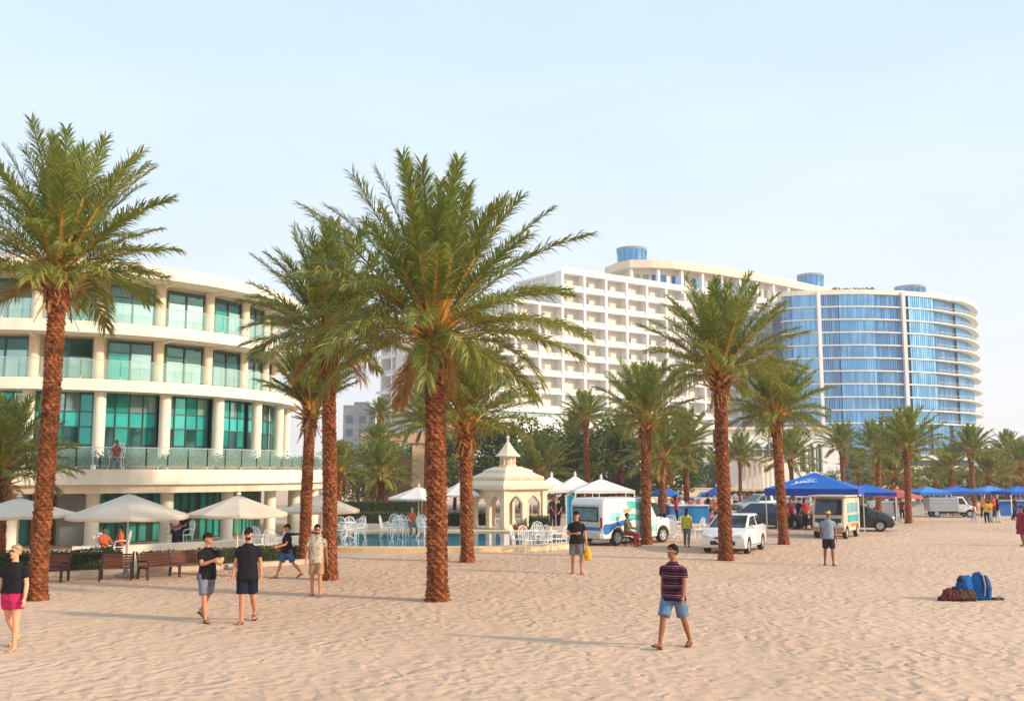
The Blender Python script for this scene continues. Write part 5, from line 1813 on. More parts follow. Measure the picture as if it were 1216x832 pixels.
# retro minibus
rz = R(-122)
LB, WB, HB = 3.0, 1.45, 1.92
p0 = G(1006, 639.5)
bx, by = LB / 2, WB / 2
c_, s_ = math.cos(rz), math.sin(rz)
lx, ly = bx - .35, by
bus = thing('minibus', 'retro cream and turquoise minibus with a flat overhanging roof', 'minibus', (p0.x - (lx * c_ - ly * s_), p0.y - (lx * s_ + ly * c_), 0), rz)
MBC = C8('bus_cream', 206, 186, 156, rough=.4, var=.1, vscale=2)
MBT = C8('bus_turquoise', 48, 160, 164, rough=.4, var=.15, vscale=2)
MBO = C8('bus_orange', 196, 110, 66, rough=.5, var=.15, vscale=2)
prof = [(-bx + .03, .3), (bx - .1, .28), (bx, .42), (bx, .86), (bx - .06, 1.02), (bx - .26, HB - .12), (bx - .36, HB - .08), (-bx + .12, HB - .08), (-bx, HB - .2)]
body = side_prism(prof, WB).build('body', MBC, bus); bevel_obj(body, .10, 4, 22)
fx, rx, wr = bx - .45, -bx + .55, .27
cut(body, [(fx, by, wr, .34, .4), (rx, by, wr, .34, .4), (fx, -by, wr, .34, .4), (rx, -by, wr, .34, .4)]); auto_smooth(body, 30)
b = MB(); b.box((0, 0, .38), (LB * .8, WB - .5, .3)); b.build('underbody', BLACK, bus)
b = MB(); b.box((.03, 0, HB - .02), (LB + .2, WB + .22, .07)); bevel_obj(b.build('roof', MBC, bus), .03)
a_, b_ = Vector((bx - .055, -by + .06, 1.03)), Vector((bx - .255, -by + .09, HB - .13))
b = MB(); gquad(b, (a_, (a_.x, -a_.y, a_.z), (b_.x, -b_.y, b_.z), b_), (.97, 0, .22), .016, inset=(.04, .04)); ws = b.build('windscreen', CARGLASS, bus)
b = MB(); b.box((bx + .012, 0, .74), (.03, WB - .3, .34)); b.build('front_panel', C8('bus_dark_green', 26, 62, 70, rough=.4, var=.15), bus)
for sy in (-1, 1):
    b = MB(); b.lathe([(.11, -.03), (.115, .03), (.07, .06)], 16, M=Matrix.Translation((bx + .01, sy * (by - .2), .62)) @ Matrix.Rotation(PI / 2, 4, 'Y')); auto_smooth(b.build('headlight', LAMP, bus))
    b = MB(); b.box((bx - .02, sy * (by - .1), .46), (.08, .14, .09)); b.build('indicator', C8('amber_lens', 230, 120, 30, rough=.2, var=.05), bus)
    for k, (xa, xb) in enumerate(((.35, .95), (-.38, .25), (-1.12, -.5))):
        b = MB(); b.box(((xa + xb) / 2, sy * (by + .006), 1.37), (xb - xa, .014, .44)); bevel_obj(b.build('side_window', C8('aqua_pane', 110, 190, 206, rough=.1, var=.15, metallic=.3), bus), .004)
    b = MB(); b.box((-.2, sy * (by + .006), .88), (2.1, .014, .32)); b.build('side_panel', MBT, bus)
    b = MB(); b.box((-.2, sy * (by + .006), .58), (1.1, .014, .16)); b.build('lower_panel', MBO, bus)
    for xx in (fx, rx): wheel(bus, xx, sy * (by - .09), wr, .17, sy, 6)
b = MB(); b.tube([(bx + .06, -by + .05, .40), (bx + .09, 0, .40), (bx + .06, by - .05, .40)], .045, 8); auto_smooth(b.build('bumper', CHROME, bus))
# silver pickup truck facing right
rz = R(-6)
p = G(1127, 613.5)
pk = thing('pickup_truck', 'small truck with a silver grey box and a white cab facing right', 'truck', p, rz)
b = MB(); b.box((-.55, 0, .84), (1.75, 1.3, .92)); bevel_obj(b.build('cargo_box', CSILV, pk), .04)
b = MB()
for z in (.62, .9, 1.15): b.box((-.55, -.655, z), (1.7, .02, .025))
b.build('box_trim', GREYC, pk)
prof = [(.36, .35), (1.55, .33), (1.58, .6), (1.45, .72), (1.1, .82), (.75, 1.36), (.36, 1.38)]
cb = side_prism(prof, 1.3).build('cab', CWHITE, pk); bevel_obj(cb, .05, 2, 22); cut(cb, [(1.15, .65, .24, .3, .4), (1.15, -.65, .24, .3, .4)]); auto_smooth(cb)
for sy in (-1, 1):
    b = MB(); gquad(b, ((.45, sy * .65, .84), (.98, sy * .65, .84), (.70, sy * .65, 1.3), (.45, sy * .65, 1.3)), (0, sy, 0), .01, inset=(.04, .06)); b.build('side_window', CARGLASS, pk)
    for xx in (1.15, -.95): wheel(pk, xx, sy * .56, .24, .16, sy)
    b = MB(); b.ball((1.5, sy * .45, .62), (.1, .14, .08), 10, 6); b.build('headlight', LAMP, pk)
b = MB(); gquad(b, ((1.1, -.62, .83), (1.1, .62, .83), (.76, .62, 1.35), (.76, -.62, 1.35)), (.84, 0, .55), .01, inset=(.05, .06)); b.build('windscreen', CARGLASS, pk)
b = MB(); b.box((.1, 0, .32), (2.6, .7, .14)); b.build('chassis', BLACK, pk)
# market stall with a blue front behind the chairs, and a few far stalls
def stall(label, px, Y, w_, m, group=None, hz=1.0):
    p = AT(px, 600, Y)
    t = thing('market_stall', label, 'stall', (p.x, Y, 0), 0, group)
    b = MB(); b.box((0, 0, hz * .5), (w_, .9, hz)); bevel_obj(b.build('counter', m, t), .02)
    b = MB(); b.box((0, 0, hz + .04), (w_ + .2, 1.1, .08)); b.build('counter_top', WIRE, t)
    rnd = random.Random(int(px))
    for i in range(5):
        b = MB(); x = -w_ / 2 + w_ * (i + .5) / 5; b.lathe([(.12, hz + .083), (.16, hz + .2), (.13, hz + .25 + .1 * rnd.random()), (.03, hz + .32)], 10, (x, rnd.uniform(-.2, .2), 0)); auto_smooth(b.build('goods', rnd.choice([REDC, CANVW, MBO, WOOD, BLUEC]), t))
    return t
stall('long blue fronted stall behind the person in the yellow green shirt', 820, 60, 2.4, C8('stall_blue', 40, 130, 190, rough=.5, var=.12))
stall('darker blue low stall left of the long blue fronted stall', 806, 64, 2.0, BLUEDK)
stall('pale goods stall under the lettered blue tent', 950, 55, 2.6, CANVW, hz=.8)
stall('blue fronted stall far right under the canopies', 1196, 70, 2.2, BLUEC)
stall('white goods stall behind the red parasol', 1068, 70, 3.0, CANVW, hz=.9)
stall('cream goods stall behind the crowd left of the navy car', 896, 84, 4.0, CANVW, hz=.9)
# ------------------------------------------------------------------ people (facing -y)
def rotx(v, a):  # pitch: positive leans the top forward (towards -y)
    return Matrix.Rotation(a, 3, 'X') @ v
def loose(mb, c, axis, secs, n=16, off=0.0, tilt=0):
    """elliptic loft along a spine: secs = [(t, rx, ry, dy)]"""
    rs = []
    for t, rx, ry, dy in secs:
        ctr = c + axis * t
        rs.append([ctr + Vector((rx * math.copysign(abs(math.cos(a)) ** .9, math.cos(a)), ry * math.copysign(abs(math.sin(a)) ** .9, math.sin(a)) + dy, 0)) for a in [2 * PI * k / n for k in range(n)]])
    mb.rings(rs)
def person(label, loc, rz, H=1.75, pose=None, skin=SKIN, top=None, bottom=None, topstyle='tee', botstyle='shorts', hair=HAIRD, cap=None, capback=False, glasses=None, shoes='sandals', shoe_m=None,
           fat=1.0, near=True, group=None, longhair=False, beard=False, beltm=None, head=(0, 0), lean=0, z=0, hem=-.10):
    P = dict(legL=(0, 0, 3), legR=(0, 0, 3), armL=(0, 8, 8, 0), armR=(0, 8, 8, 0), foreL=None, foreR=None, footL=0, footR=0)
    P.update(pose or {})
    vox = .010 if near else .015
    t = thing('person', label, 'person', (loc[0], loc[1], z), rz, group)
    s = H / 1.75
    ln = R(lean)
    axis = Vector((0, -math.sin(ln), math.cos(ln)))
    J = {}
    pel = Vector((0, 0, 0))
    for sd, k in ((1, 'L'), (-1, 'R')):
        fl, kn, ab = [R(x) for x in P['leg' + k]]
        hip = pel + Vector((sd * .088 * fat ** .5, 0, -.03))
        d1 = Vector((sd * math.sin(ab), -math.sin(fl) * math.cos(ab), -math.cos(fl) * math.cos(ab)))
        knee = hip + d1 * .44
        f2 = fl - kn
        d2 = Vector((sd * math.sin(ab) * .5, -math.sin(f2), -math.cos(f2))).normalized()
        ank = knee + d2 * .41
        fp = R(P['foot' + k])
        fd = Vector((sd * .18, -math.cos(fp), math.sin(fp))).normalized()
        J['leg' + k] = (hip, knee, ank, fd, d1, d2)
    low = 9
    for k in 'LR':
        hip, knee, ank, fd, _, _ = J['leg' + k]
        heel = ank - fd * .055; toe = ank + fd * .18
        low = min(low, heel.z - .075 * 1.0, toe.z - .066)
    dz = Vector((0, 0, -low))
    pel = pel + dz
    for k in 'LR':
        q = J['leg' + k]
        J['leg' + k] = (q[0] + dz, q[1] + dz, q[2] + dz, q[3], q[4], q[5])
    sp = lambda u: pel + axis * u
    for sd, k in ((1, 'L'), (-1, 'R')):
        fl, ab, el, inw = [R(x) for x in P['arm' + k]]
        sh = sp(.445) + Vector((sd * .172 * fat ** .4, 0, 0))
        fl2 = fl + ln * .3
        d1 = Vector((sd * math.sin(ab), -math.sin(fl2) * math.cos(ab), -math.cos(fl2) * math.cos(ab)))
        elb = sh + d1 * .285
        if P['fore' + k]:
            d2 = Vector(P['fore' + k]).normalized()
        else:
            f2 = fl2 + el
            d2 = Vector((sd * math.sin(ab) * .6 - sd * math.sin(inw), -math.sin(f2) * math.cos(inw), -math.cos(f2) * math.cos(inw))).normalized()
        wr = elb + d2 * .25
        J['arm' + k] = (sh, elb, wr, d1, d2)
    hy, hpit = R(head[0]), R(head[1])
    HM = Matrix.Rotation(hy, 3, 'Z') @ Matrix.Rotation(hpit, 3, 'X')   # positive pitch: chin up
    neck0 = sp(.50); hc = sp(.60) + HM @ Vector((0, -.015, .105))
    S = lambda v: (Vector(v) * s)
    def scaled(mb):
        mb.v = [(x * s, y * s, z_ * s) for x, y, z_ in mb.v]
        return mb
    f = fat
    # --- body
    b = MB()
    loose(b, pel, axis, [(-.11, .10, .09, 0), (-.06, .155 * f, .115 * f, .01), (.04, .155 * f, .12 * f, .01), (.16, .138 * f, .105 * f, 0), (.30, .152 * f, .112 * f, 0), (.40, .166 * f ** .5, .108 * f, 0), (.45, .158, .092, 0), (.49, .115, .076, 0), (.52, .075, .062, 0), (.55, .056, .055, 0)], 14)
    b.tube([sp(.47), sp(.55), hc + HM @ Vector((0, .01, -.05))], [.066, .054, .05], 10)
    mh = lambda v: hc + HM @ Vector(v)
    HM4 = HM.to_4x4()
    b.ball(mh((0, .008, .022)), (.074, .094, .094), 14, 10, M=HM4)
    b.ball(mh((0, -.022, -.045)), (.056, .064, .07), 12, 8, M=HM4)
    b.tube([mh((0, -.082, .02)), mh((0, -.104, -.018)), mh((0, -.088, -.026))], [.009, .015, .01], 7)
    b.ball(mh((0, -.075, -.098)), (.02, .016, .014), 8, 6, M=HM4)
    for sd in (1, -1):
        b.ball(mh((sd * .077, .012, -.004)), (.011, .02, .031), 8, 6, M=HM4)
    for sd, k in ((1, 'L'), (-1, 'R')):
        hip, knee, ank, fd, d1, d2 = J['leg' + k]
        b.tube([hip + Vector((0, 0, .04)), hip.lerp(knee, .3), hip.lerp(knee, .75), knee, knee.lerp(ank, .12), knee.lerp(ank, .35) - fd * .012, knee.lerp(ank, .7), ank], [.084 * f, .082 * f, .062 * f ** .7, .054, .051, .056, .04, .034], 12)
        b.tube([ank + Vector((0, 0, .02)) - fd * .02, ank - fd * .03 - Vector((0, 0, .035))], [.034, .036], 10)
        up = Vector((0, 0, 1)) - fd * fd.z
        up.normalize()
        rt = fd.cross(up)
        rs = []
        for q, w_, h_ in ((-.058, .02, .03), (-.035, .034, .06), (.03, .038, .06), (.09, .044, .042), (.14, .045, .028), (.175, .036, .02), (.19, .018, .012)):
            ctr = ank + fd * q - up * (.068 - h_ / 2)
            rs.append([ctr + rt * w_ * math.cos(a) + up * h_ / 2 * 1.1 * math.sin(a) for a in [2 * PI * i / 10 for i in range(10)]])
        b.rings(rs)
        for i in range(5):
            w0 = (-.032 + .016 * i) * (1 if sd > 0 else -1) * -1
            b.tube([ank + fd * .15 + rt * w0 - up * .056, ank + fd * (.20 - .008 * i) + rt * w0 * 1.05 - up * .06], [.012, .009] if near else [.014, .012], 6)
    hands = {}
    for sd, k in ((1, 'L'), (-1, 'R')):
        sh, elb, wr, d1, d2 = J['arm' + k]
        b.tube([sh + Vector((-sd * .03, 0, 0)), sh + d1 * .05, sh.lerp(elb, .45), elb, elb.lerp(wr, .25), elb.lerp(wr, .65), wr], [.045, .052, .046, .04, .041, .034, .027], 10)
        # hand: palm plus fingers curled a little towards the body
        inn = Vector((-sd, 0, 0)); inn = (inn - d2 * inn.dot(d2))
        if inn.length < .3: inn = Vector((0, 0, -1)) - d2 * (-d2.z)
        inn.normalize()
        acr = d2.cross(inn).normalized()
        if acr.dot(Vector((0, -1, .2))) < 0: acr = -acr      # thumb side forward
        pc = wr + d2 * .045
        b.rings([[wr + d2 * q + acr * w_ * math.cos(a) + inn * th * math.sin(a) for a in [2 * PI * i / 10 for i in range(10)]] for q, w_, th in ((-.01, .026, .02), (.02, .034, .018), (.06, .042, .017), (.088, .04, .014), (.096, .03, .008))])
        fr_ = .0088 if near else .012
        for i in range(4):
            off = (-.030 + .020 * i)
            base = wr + d2 * .08 + acr * off
            L_ = (.062, .076, .08, .07)[i]
            m1 = base + d2 * L_ * .5 + inn * .006 + acr * off * .08
            tipp = m1 + (d2 * .75 + inn * .62).normalized() * L_ * .55
            b.tube([base - d2 * .02, base + d2 * .01, m1, tipp], [fr_ * 1.1, fr_ * 1.1, fr_, fr_ * .8], 7)
        tb = wr + d2 * .025 + acr * .026
        b.tube([tb - d2 * .012, tb + (acr * .8 + d2 * .6) * .03, tb + (acr * .62 + d2 * .78 + inn * .3) * .062], [fr_ * 1.4, fr_ * 1.25, fr_ * .9], 7)
        hands[k] = wr + d2 * .09
    bo = remesh(scaled(b), 'body', skin, t, vox, 3)
    # eyes, brows, mouth
    e = MB()
    for sd in (1, -1):
        e.ball(mh((sd * .030, -.083, .012)), (.0125, .008, .0065), 8, 6, 0, HM4)
        e.beam(mh((sd * .016, -.089, .032)), mh((sd * .046, -.08, .034)), .008, .008, 0)
    e.ball(mh((0, -.0875, -.062)), (.022, .008, .006), 8, 6, 1, HM4)
    scaled(e)
    me = bo.data
    bm = bmesh.new(); bm.from_mesh(me)
    vs0 = [bm.verts.new(v) for v in e.v]
    for fc, mi in zip(e.f, e.m):
        ff = bm.faces.new([vs0[i] for i in fc]); ff.material_index = 1 + mi; ff.smooth = True
    bm.to_mesh(me); bm.free()
    me.materials.append(HAIRD); me.materials.append(C8('lips', 150, 78, 66, rough=.5, var=.05))
    cv = .013 if near else .018
    # --- top
    if top:
        c = MB()
        g_ = .017
        if topstyle == 'dress':
            secs = [(-.42, .25, .22, .0), (-.2, .215 * f, .18 * f, .005), (-.04, .19 * f, .155 * f, .01), (.14, .158 * f, .128 * f, 0), (.30, .172 * f, .132 * f, 0), (.40, .178, .122, 0), (.45, .166, .104, 0), (.49, .125, .086, 0), (.53, .08, .07, 0)]
        else:
            secs = [(hem, .196 * f, .160 * f, .006), (hem + .04, .195 * f, .159 * f, .006), (.06, .176 * f, .142 * f, .004), (.18, .168 * f, .132 * f, -.002), (.30, .175 * f, .134 * f, 0), (.39, .182 * f ** .5, .128 * f, 0), (.445, .170, .108, 0), (.49, .128, .09, 0), (.52, .092, .076, 0), (.545, .07, .066, 0)]
        loose(c, pel, axis, secs, 18)
        fr_ = {'tee': .62, 'long': 1.0, 'dress': .45}.get(topstyle, .62)
        for sd, k in ((1, 'L'), (-1, 'R')):
            sh, elb, wr, d1, d2 = J['arm' + k]
            pts = [sh + Vector((-sd * .05, 0, .0)), sh + d1 * .05, sh.lerp(elb, fr_ * .6), sh.lerp(elb, fr_)]
            rr = [.060, .069, .069, .073]
            if fr_ >= 1: pts += [elb.lerp(wr, .5), elb.lerp(wr, .92)]; rr = [.068, .072, .064, .056, .05, .042]
            c.tube(pts, rr, 12)
        topm = top
        remesh(scaled(c), 'dress' if topstyle == 'dress' else 'shirt', topm, t, cv, 3, fold=.013, fscale=10, seed=len(label), stretch=(1.2, 1.2, .6))
    if bottom and topstyle != 'dress':
        c = MB()
        loose(c, pel, axis, [(-.15, .10, .10, .005), (-.10, .165 * f, .135 * f, .008), (-.03, .176 * f, .143 * f, .01), (.05, .170 * f, .137 * f, .006), (.09, .162 * f, .130 * f, .003)], 18)
        end = {'shorts': .86, 'mini': .52, 'long': 1.0}.get(botstyle, .86)
        for sd, k in ((1, 'L'), (-1, 'R')):
            hip, knee, ank, fd, d1, d2 = J['leg' + k]
            if botstyle == 'long':
                c.tube([hip + Vector((0, 0, .03)), hip.lerp(knee, .4), knee, knee.lerp(ank, .5), ank - d2 * .01], [.105 * f, .098 * f, .075, .068, .066], 14)
            else:
                c.tube([hip + Vector((0, 0, .03)), hip.lerp(knee, .3), hip.lerp(knee, end * .8), hip.lerp(knee, end)], [.106 * f, .104 * f, .098 * f, .101 * f], 14)
        remesh(scaled(c), {'shorts': 'shorts', 'mini': 'shorts', 'long': 'trousers'}[botstyle], bottom, t, cv, 3, fold=.012, fscale=10, seed=len(label) + 3, stretch=(1.3, 1.3, .5))
    # --- shoes
    for k in 'LR' if shoes else '':
        hip, knee, ank, fd, d1, d2 = J['leg' + k]
        up = (Vector((0, 0, 1)) - fd * fd.z).normalized(); rt = fd.cross(up)
        c = MB()
        out = [(-.066, .026), (-.03, .04), (.05, .04), (.12, .052), (.17, .048), (.205, .03)]
        pl = [ank + fd * q + rt * w_ for q, w_ in out] + [ank + fd * q - rt * w_ for q, w_ in reversed(out)]
        lo = [p - up * .083 for p in pl]; hi = [p - up * .066 for p in pl]
        n = len(pl)
        c.add(lo + hi, [tuple(range(n)), tuple(range(2 * n - 1, n - 1, -1))] + [(i, (i + 1) % n, n + (i + 1) % n, n + i) for i in range(n)])
        for sg in (1, -1):
            c.tube([ank + fd * .135 - up * .040, ank + fd * .09 + rt * sg * .03 - up * .022, ank + fd * .03 + rt * sg * .043 - up * .05], .007, 5)
        scaled(c).build('sandal', shoe_m or IRON, t)
    # --- hair / cap / glasses
    if hair:
        c = MB()
        c.ball((0, .012, .026), (.083, .104, .103), 22, 16)
        bm = bmesh.new()
        me_ = c.mesh('hair', hair)
        bm.from_mesh(me_)
        def drop(v):
            x, y, z_ = v.co
            return (y < -.035 and z_ < .058 + .02 * math.sin(x * 60)) or z_ < (-.05 if y > .02 else -.015) or (y < .0 and z_ < .02)
        bmesh.ops.delete(bm, geom=[v for v in bm.verts if drop(v)], context='VERTS')
        for v in bm.verts:
            v.co *= 1 + .16 * noise.noise(v.co * 34) + (.07 if v.co.z > .05 else 0)
        if longhair:
            pass
        for v in bm.verts:
            v.co = (hc + HM @ v.co) * s
        bm.to_mesh(me_); bm.free()
        ho = link('hair', me_, t)
        md = ho.modifiers.new('t', 'SOLIDIFY'); md.thickness = .012; md.offset = -1
        me_.polygons.foreach_set('use_smooth', [True] * len(me_.polygons))
        if longhair:
            c = MB(); c.tube([mh((0, .06, .07)), mh((0, .095, 0)), mh((0, .10, -.12)), mh((0, .10, -.25))], [(.06, .03), (.085, .04), (.09, .035), (.05, .02)], 10)
            scaled(c); remesh(c, 'long_hair', hair, t, .012, 2, fold=.012, fscale=20, seed=2)
    if beard:
        c = MB(); c.ball(mh((0, -.032, -.07)), (.056, .06, .05), 12, 8, M=HM4); auto_smooth(scaled(c).build('beard', HAIRD, t), 60)
    if cap:
        c = MB()
        sg = 1 if capback else -1
        rs = []
        for q in range(6):
            a = q / 5 * PI / 2 * .96
            rs.append([mh((.088 * math.cos(a) * math.cos(u), .01 + .108 * math.cos(a) * math.sin(u), .042 + .085 * math.sin(a))) for u in [2 * PI * i / 18 for i in range(18)]])
        c.rings(rs)
        vis = []
        for i in range(9):
            u = -PI / 2 + (i - 4) * .24
            vis.append((mh((.087 * math.cos(u), sg * (-.01 - .108 * math.sin(u)) * -1 if False else (.01 + .108 * math.sin(u)) * (1 if sg < 0 else -1), .045)), mh((.092 * math.cos(u), (.01 + .17 * math.sin(u)) * (1 if sg < 0 else -1), .028))))
        vv = [p for ab in vis for p in ab] + [p + HM @ Vector((0, 0, .006)) for ab in vis for p in ab]
        n2 = 2 * len(vis)
        ff = []
        for i in range(len(vis) - 1):
            o = 2 * i
            ff += [(o, o + 1, o + 3, o + 2), (n2 + o, n2 + o + 2, n2 + o + 3, n2 + o + 1), (o + 1, n2 + o + 1, n2 + o + 3, o + 3)]
        c.add(vv, ff)
        auto_smooth(scaled(c).build('cap', cap, t), 50)
    if glasses:
        c = MB()
        for sd in (1, -1):
            c.ball(mh((sd * .032, -.095, .012)), (.024, .006, .017), 10, 6, M=HM4)
            c.beam(mh((sd * .055, -.09, .014)), mh((sd * .078, .01, .014)), .005, .005)
        c.beam(mh((-.01, -.099, .014)), mh((.01, -.099, .014)), .005, .005)
        scaled(c).build('glasses', glasses, t)
    bpy.context.view_layer.update()
    M_ = Matrix.Translation(t.location) @ Matrix.Rotation(rz, 4, 'Z')
    return t, {k: M_ @ (v * s) for k, v in hands.items()}, M_, J, s

TEEB = cloth('black', 30, 29, 31)
NAVY = cloth('navy', 26, 30, 44)
DENIM = cloth('denim', 92, 122, 148, .2)
DENIMG = cloth('grey_denim', 118, 124, 134, .2)
DENIMB = cloth('blue_denim', 62, 98, 140, .2)
PINK = cloth('pink', 206, 44, 92, .25)
TAN = cloth('tan', 176, 136, 100)
GREYT = cloth('grey', 132, 144, 160)
GREYS = cloth('grey_check', 120, 116, 116, .3)
DARKS = cloth('charcoal_shorts', 40, 40, 46)
YEL = cloth('yellow_green', 190, 190, 50)
REDM = cloth('maroon', 130, 34, 46)
ORG = cloth('orange', 196, 92, 48)
WHT = cloth('white', 214, 210, 204)
GRN = cloth('olive_green', 88, 104, 66)
BLUJ = cloth('pale_jeans', 140, 165, 190)
SUNG = C8('sunglass', 18, 18, 20, rough=.1, var=.05, spec=.8)
CLEARG = C8('spectacles', 200, 196, 188, rough=.1, var=.05, metallic=.3)
# printed open shirt, striped shirt
def pattern_mat(name, kind):
    m = bpy.data.materials.new(name); m.use_nodes = True
    t = m.node_tree; p = t.nodes['Principled BSDF']; p.inputs['Roughness'].default_value = .9; p.inputs['Specular IOR Level'].default_value = .15
    c = t.nodes.new('ShaderNodeTexCoord')
    r = t.nodes.new('ShaderNodeValToRGB')
    if kind == 'stripes':
        sx_ = t.nodes.new('ShaderNodeSeparateXYZ'); t.links.new(c.outputs['Object'], sx_.inputs[0])
        ma = t.nodes.new('ShaderNodeMath'); ma.operation = 'MULTIPLY'; ma.inputs[1].default_value = 6.2; t.links.new(sx_.outputs['Z'], ma.inputs[0])
        fr_ = t.nodes.new('ShaderNodeMath'); fr_.operation = 'FRACT'; t.links.new(ma.outputs[0], fr_.inputs[0])
        t.links.new(fr_.outputs[0], r.inputs[0])
        cr_ = r.color_ramp; cr_.interpolation = 'CONSTANT'
        els = [(0, (40, 22, 44)), (.34, (120, 56, 66)), (.44, (44, 24, 46)), (.56, (168, 104, 104)), (.64, (40, 22, 44)), (.84, (104, 50, 64)), (.93, (30, 18, 36))]
    else:
        v = t.nodes.new('ShaderNodeTexVoronoi'); v.inputs['Scale'].default_value = 16; t.links.new(c.outputs['Object'], v.inputs['Vector'])
        t.links.new(v.outputs['Distance'], r.inputs[0])
        cr_ = r.color_ramp
        els = [(0, (120, 110, 104)), (.3, (190, 176, 150)), (.55, (206, 190, 160)), (.8, (120, 116, 118))]
    while len(cr_.elements) < len(els): cr_.elements.new(.5)
    for e, (pos, col) in zip(cr_.elements, els): e.position = pos; e.color = (*srgb(*col), 1)
    t.links.new(r.outputs[0], p.inputs['Base Color'])
    return m
STRIPE = pattern_mat('striped_cloth', 'stripes')
PRINT = pattern_mat('printed_cloth', 'print')
hgt = lambda feet, top: (feet - top) / (feet - 560) * 3.0

# the striped man walking left
person('man in a purple striped T-shirt and denim shorts walking alone on the sand', G(801, 769), R(-34), hgt(770, 648), dict(legL=(-18, 10, 4), legR=(22, 8, 5), armL=(14, 13, 18, 0), armR=(-20, 13, 12, 0), footR=18, footL=-4), skin=SKIND, top=STRIPE, bottom=DENIM, glasses=CLEARG, head=(-28, -4), fat=1.1, hem=-.12)
# the woman at the left edge
person('woman in a black top and pink shorts at the left edge of the photo', G(12, 771), R(-8), hgt(772, 650), dict(legL=(10, 6, 4), legR=(-12, 26, 3), armL=(4, 14, 16, 0), armR=(-4, 14, 10, 0), footR=-20), skin=SKINL, top=TEEB, bottom=PINK, botstyle='mini', hair=HAIRB, glasses=SUNG, fat=1.16, hem=0.02, head=(-14, -6), shoe_m=TAN)
# two men in black
_, hd, _, _, _ = person('man in black with a cap and grey shorts holding a small tan pouch', G(244, 737), R(46), hgt(738, 634), dict(legL=(-18, 22, 3), legR=(16, 4, 3), armL=(28, 8, 70, 30), armR=(34, 8, 78, 34), footL=-26, footR=4), skin=SKIN, top=TEEB, bottom=DENIMG, cap=TEEB, head=(22, -10), fat=1.02)
pp = (hd['L'] + hd['R']) / 2
b = MB(); b.ball((0, 0, 0), (.09, .065, .06), 12, 8); b.ball((.05, 0, .04), (.05, .045, .05), 10, 7)
pouch = remesh(b, 'pouch', cloth('tan_fleece', 196, 160, 116, .25), None, .01, 3, loc=pp, fold=.012, fscale=24, seed=5)
tag(pouch, 'small tan fluffy pouch held against the chest of the man in the cap', 'pouch')
person('bearded man in black T-shirt, navy shorts and dark cap walking towards the camera', G(292, 739), R(4), hgt(740, 629), dict(legL=(-14, 24, 0), legR=(10, 5, -2), armL=(-6, 11, 12, 0), armR=(4, 10, 12, 0), footL=-24), skin=SKIN, top=TEEB, bottom=NAVY, cap=TEEB, glasses=SUNG, beard=True, fat=1.08, hem=-.14)
person('man in black T-shirt and blue denim shorts striding left by the chairs', G(340, 686), R(-58), hgt(686, 622), dict(legL=(-24, 18, 3), legR=(22, 4, 3), armL=(26, 8, 50, 12), armR=(18, 8, 62, 10), footL=-24, footR=6), skin=SKIN, top=TEEB, bottom=DENIMB, cap=TEEB, fat=1.08)
person('man in an open printed shirt and tan shorts in front of the shaggy palm', G(375, 708), R(2), hgt(708, 624), dict(legL=(8, 6, 2), legR=(-8, 10, 3), armL=(-6, 12, 12, 0), armR=(6, 10, 14, 0), footR=-8), skin=SKIN, top=PRINT, bottom=TAN, beard=True, glasses=SUNG, head=(6, 12), hem=-.12)
_, hd, _, _, _ = person('man in a black polo and grey shorts with one forearm across his belly', G(685, 681), R(-6), hgt(681, 608), dict(legL=(4, 4, 4), legR=(-4, 4, 3), armL=(4, 14, 8, 0), armR=(8, 14, 60, 70), foreR=(.9, -.42, .12)), skin=SKIN, top=TEEB, bottom=GREYS, cap=TEEB, fat=1.12)
b = MB(); b.rings([[(.13 * s_ * math.cos(a), .09 * s_ * math.sin(a), z) for a in [2 * PI * k / 14 for k in range(14)]] for z, s_ in ((-.52, .5), (-.48, .95), (-.35, 1.05), (-.2, .85), (-.08, .45), (0, .18))])
yb = remesh(b, 'carrier_bag', cloth('yellow_plastic', 226, 170, 26, .12), None, .014, 3, loc=hd['L'] + Vector((0.02, 0, .02)), fold=.02, fscale=12, seed=3)
yb.scale = (.85, .85, .85)
tag(yb, 'bright yellow carrier bag hanging from the hand of the man in the black polo', 'bag')
person('man in grey T-shirt and dark shorts standing in front of the retro minibus', G(985, 671), R(-10), hgt(672, 607), dict(legL=(5, 4, 3), legR=(-6, 6, 3), armL=(-12, 10, 20, 0), armR=(-16, 12, 30, 20)), skin=SKIND, top=GREYT, bottom=DARKS, cap=cloth('straw', 214, 176, 92), head=(10, 4))
b = None
# middle distance
person('person in a yellow green top walking away between the chairs', G(816, 649), R(160), 1.52, dict(legL=(12, 6, 3), legR=(-14, 18, 3), footR=-14), skin=SKIN, top=YEL, bottom=GREYS, botstyle='long', near=False, longhair=True)
person('person in a pink top and grey trousers beside the white hatchback', G(846, 650), R(60), 1.52, dict(legL=(6, 4, 3), legR=(-8, 8, 3), armL=(20, 8, 60, 10)), skin=SKIN, top=cloth('rose', 210, 110, 116, .3), bottom=GREYS, botstyle='long', near=False)
def stool(p, h_, label):
    t = thing('stool', label, 'stool', p)
    b = MB(); b.lathe([(.17, h_ - .04), (.18, h_ - .02), (.16, h_)], 14); b.build('seat', IRON, t)
    for k in range(3):
        a = k * 2.094
        b = MB(); b.tube([(.1 * math.cos(a), .1 * math.sin(a), h_ - .04), (.16 * math.cos(a), .16 * math.sin(a), 0)], .014, 6); b.build('leg', IRON, t)
SIT = dict(legL=(82, 84, 6), legR=(78, 80, 6), armL=(30, 8, 50, 12), armR=(34, 8, 46, 14))
p = G(745, 648)
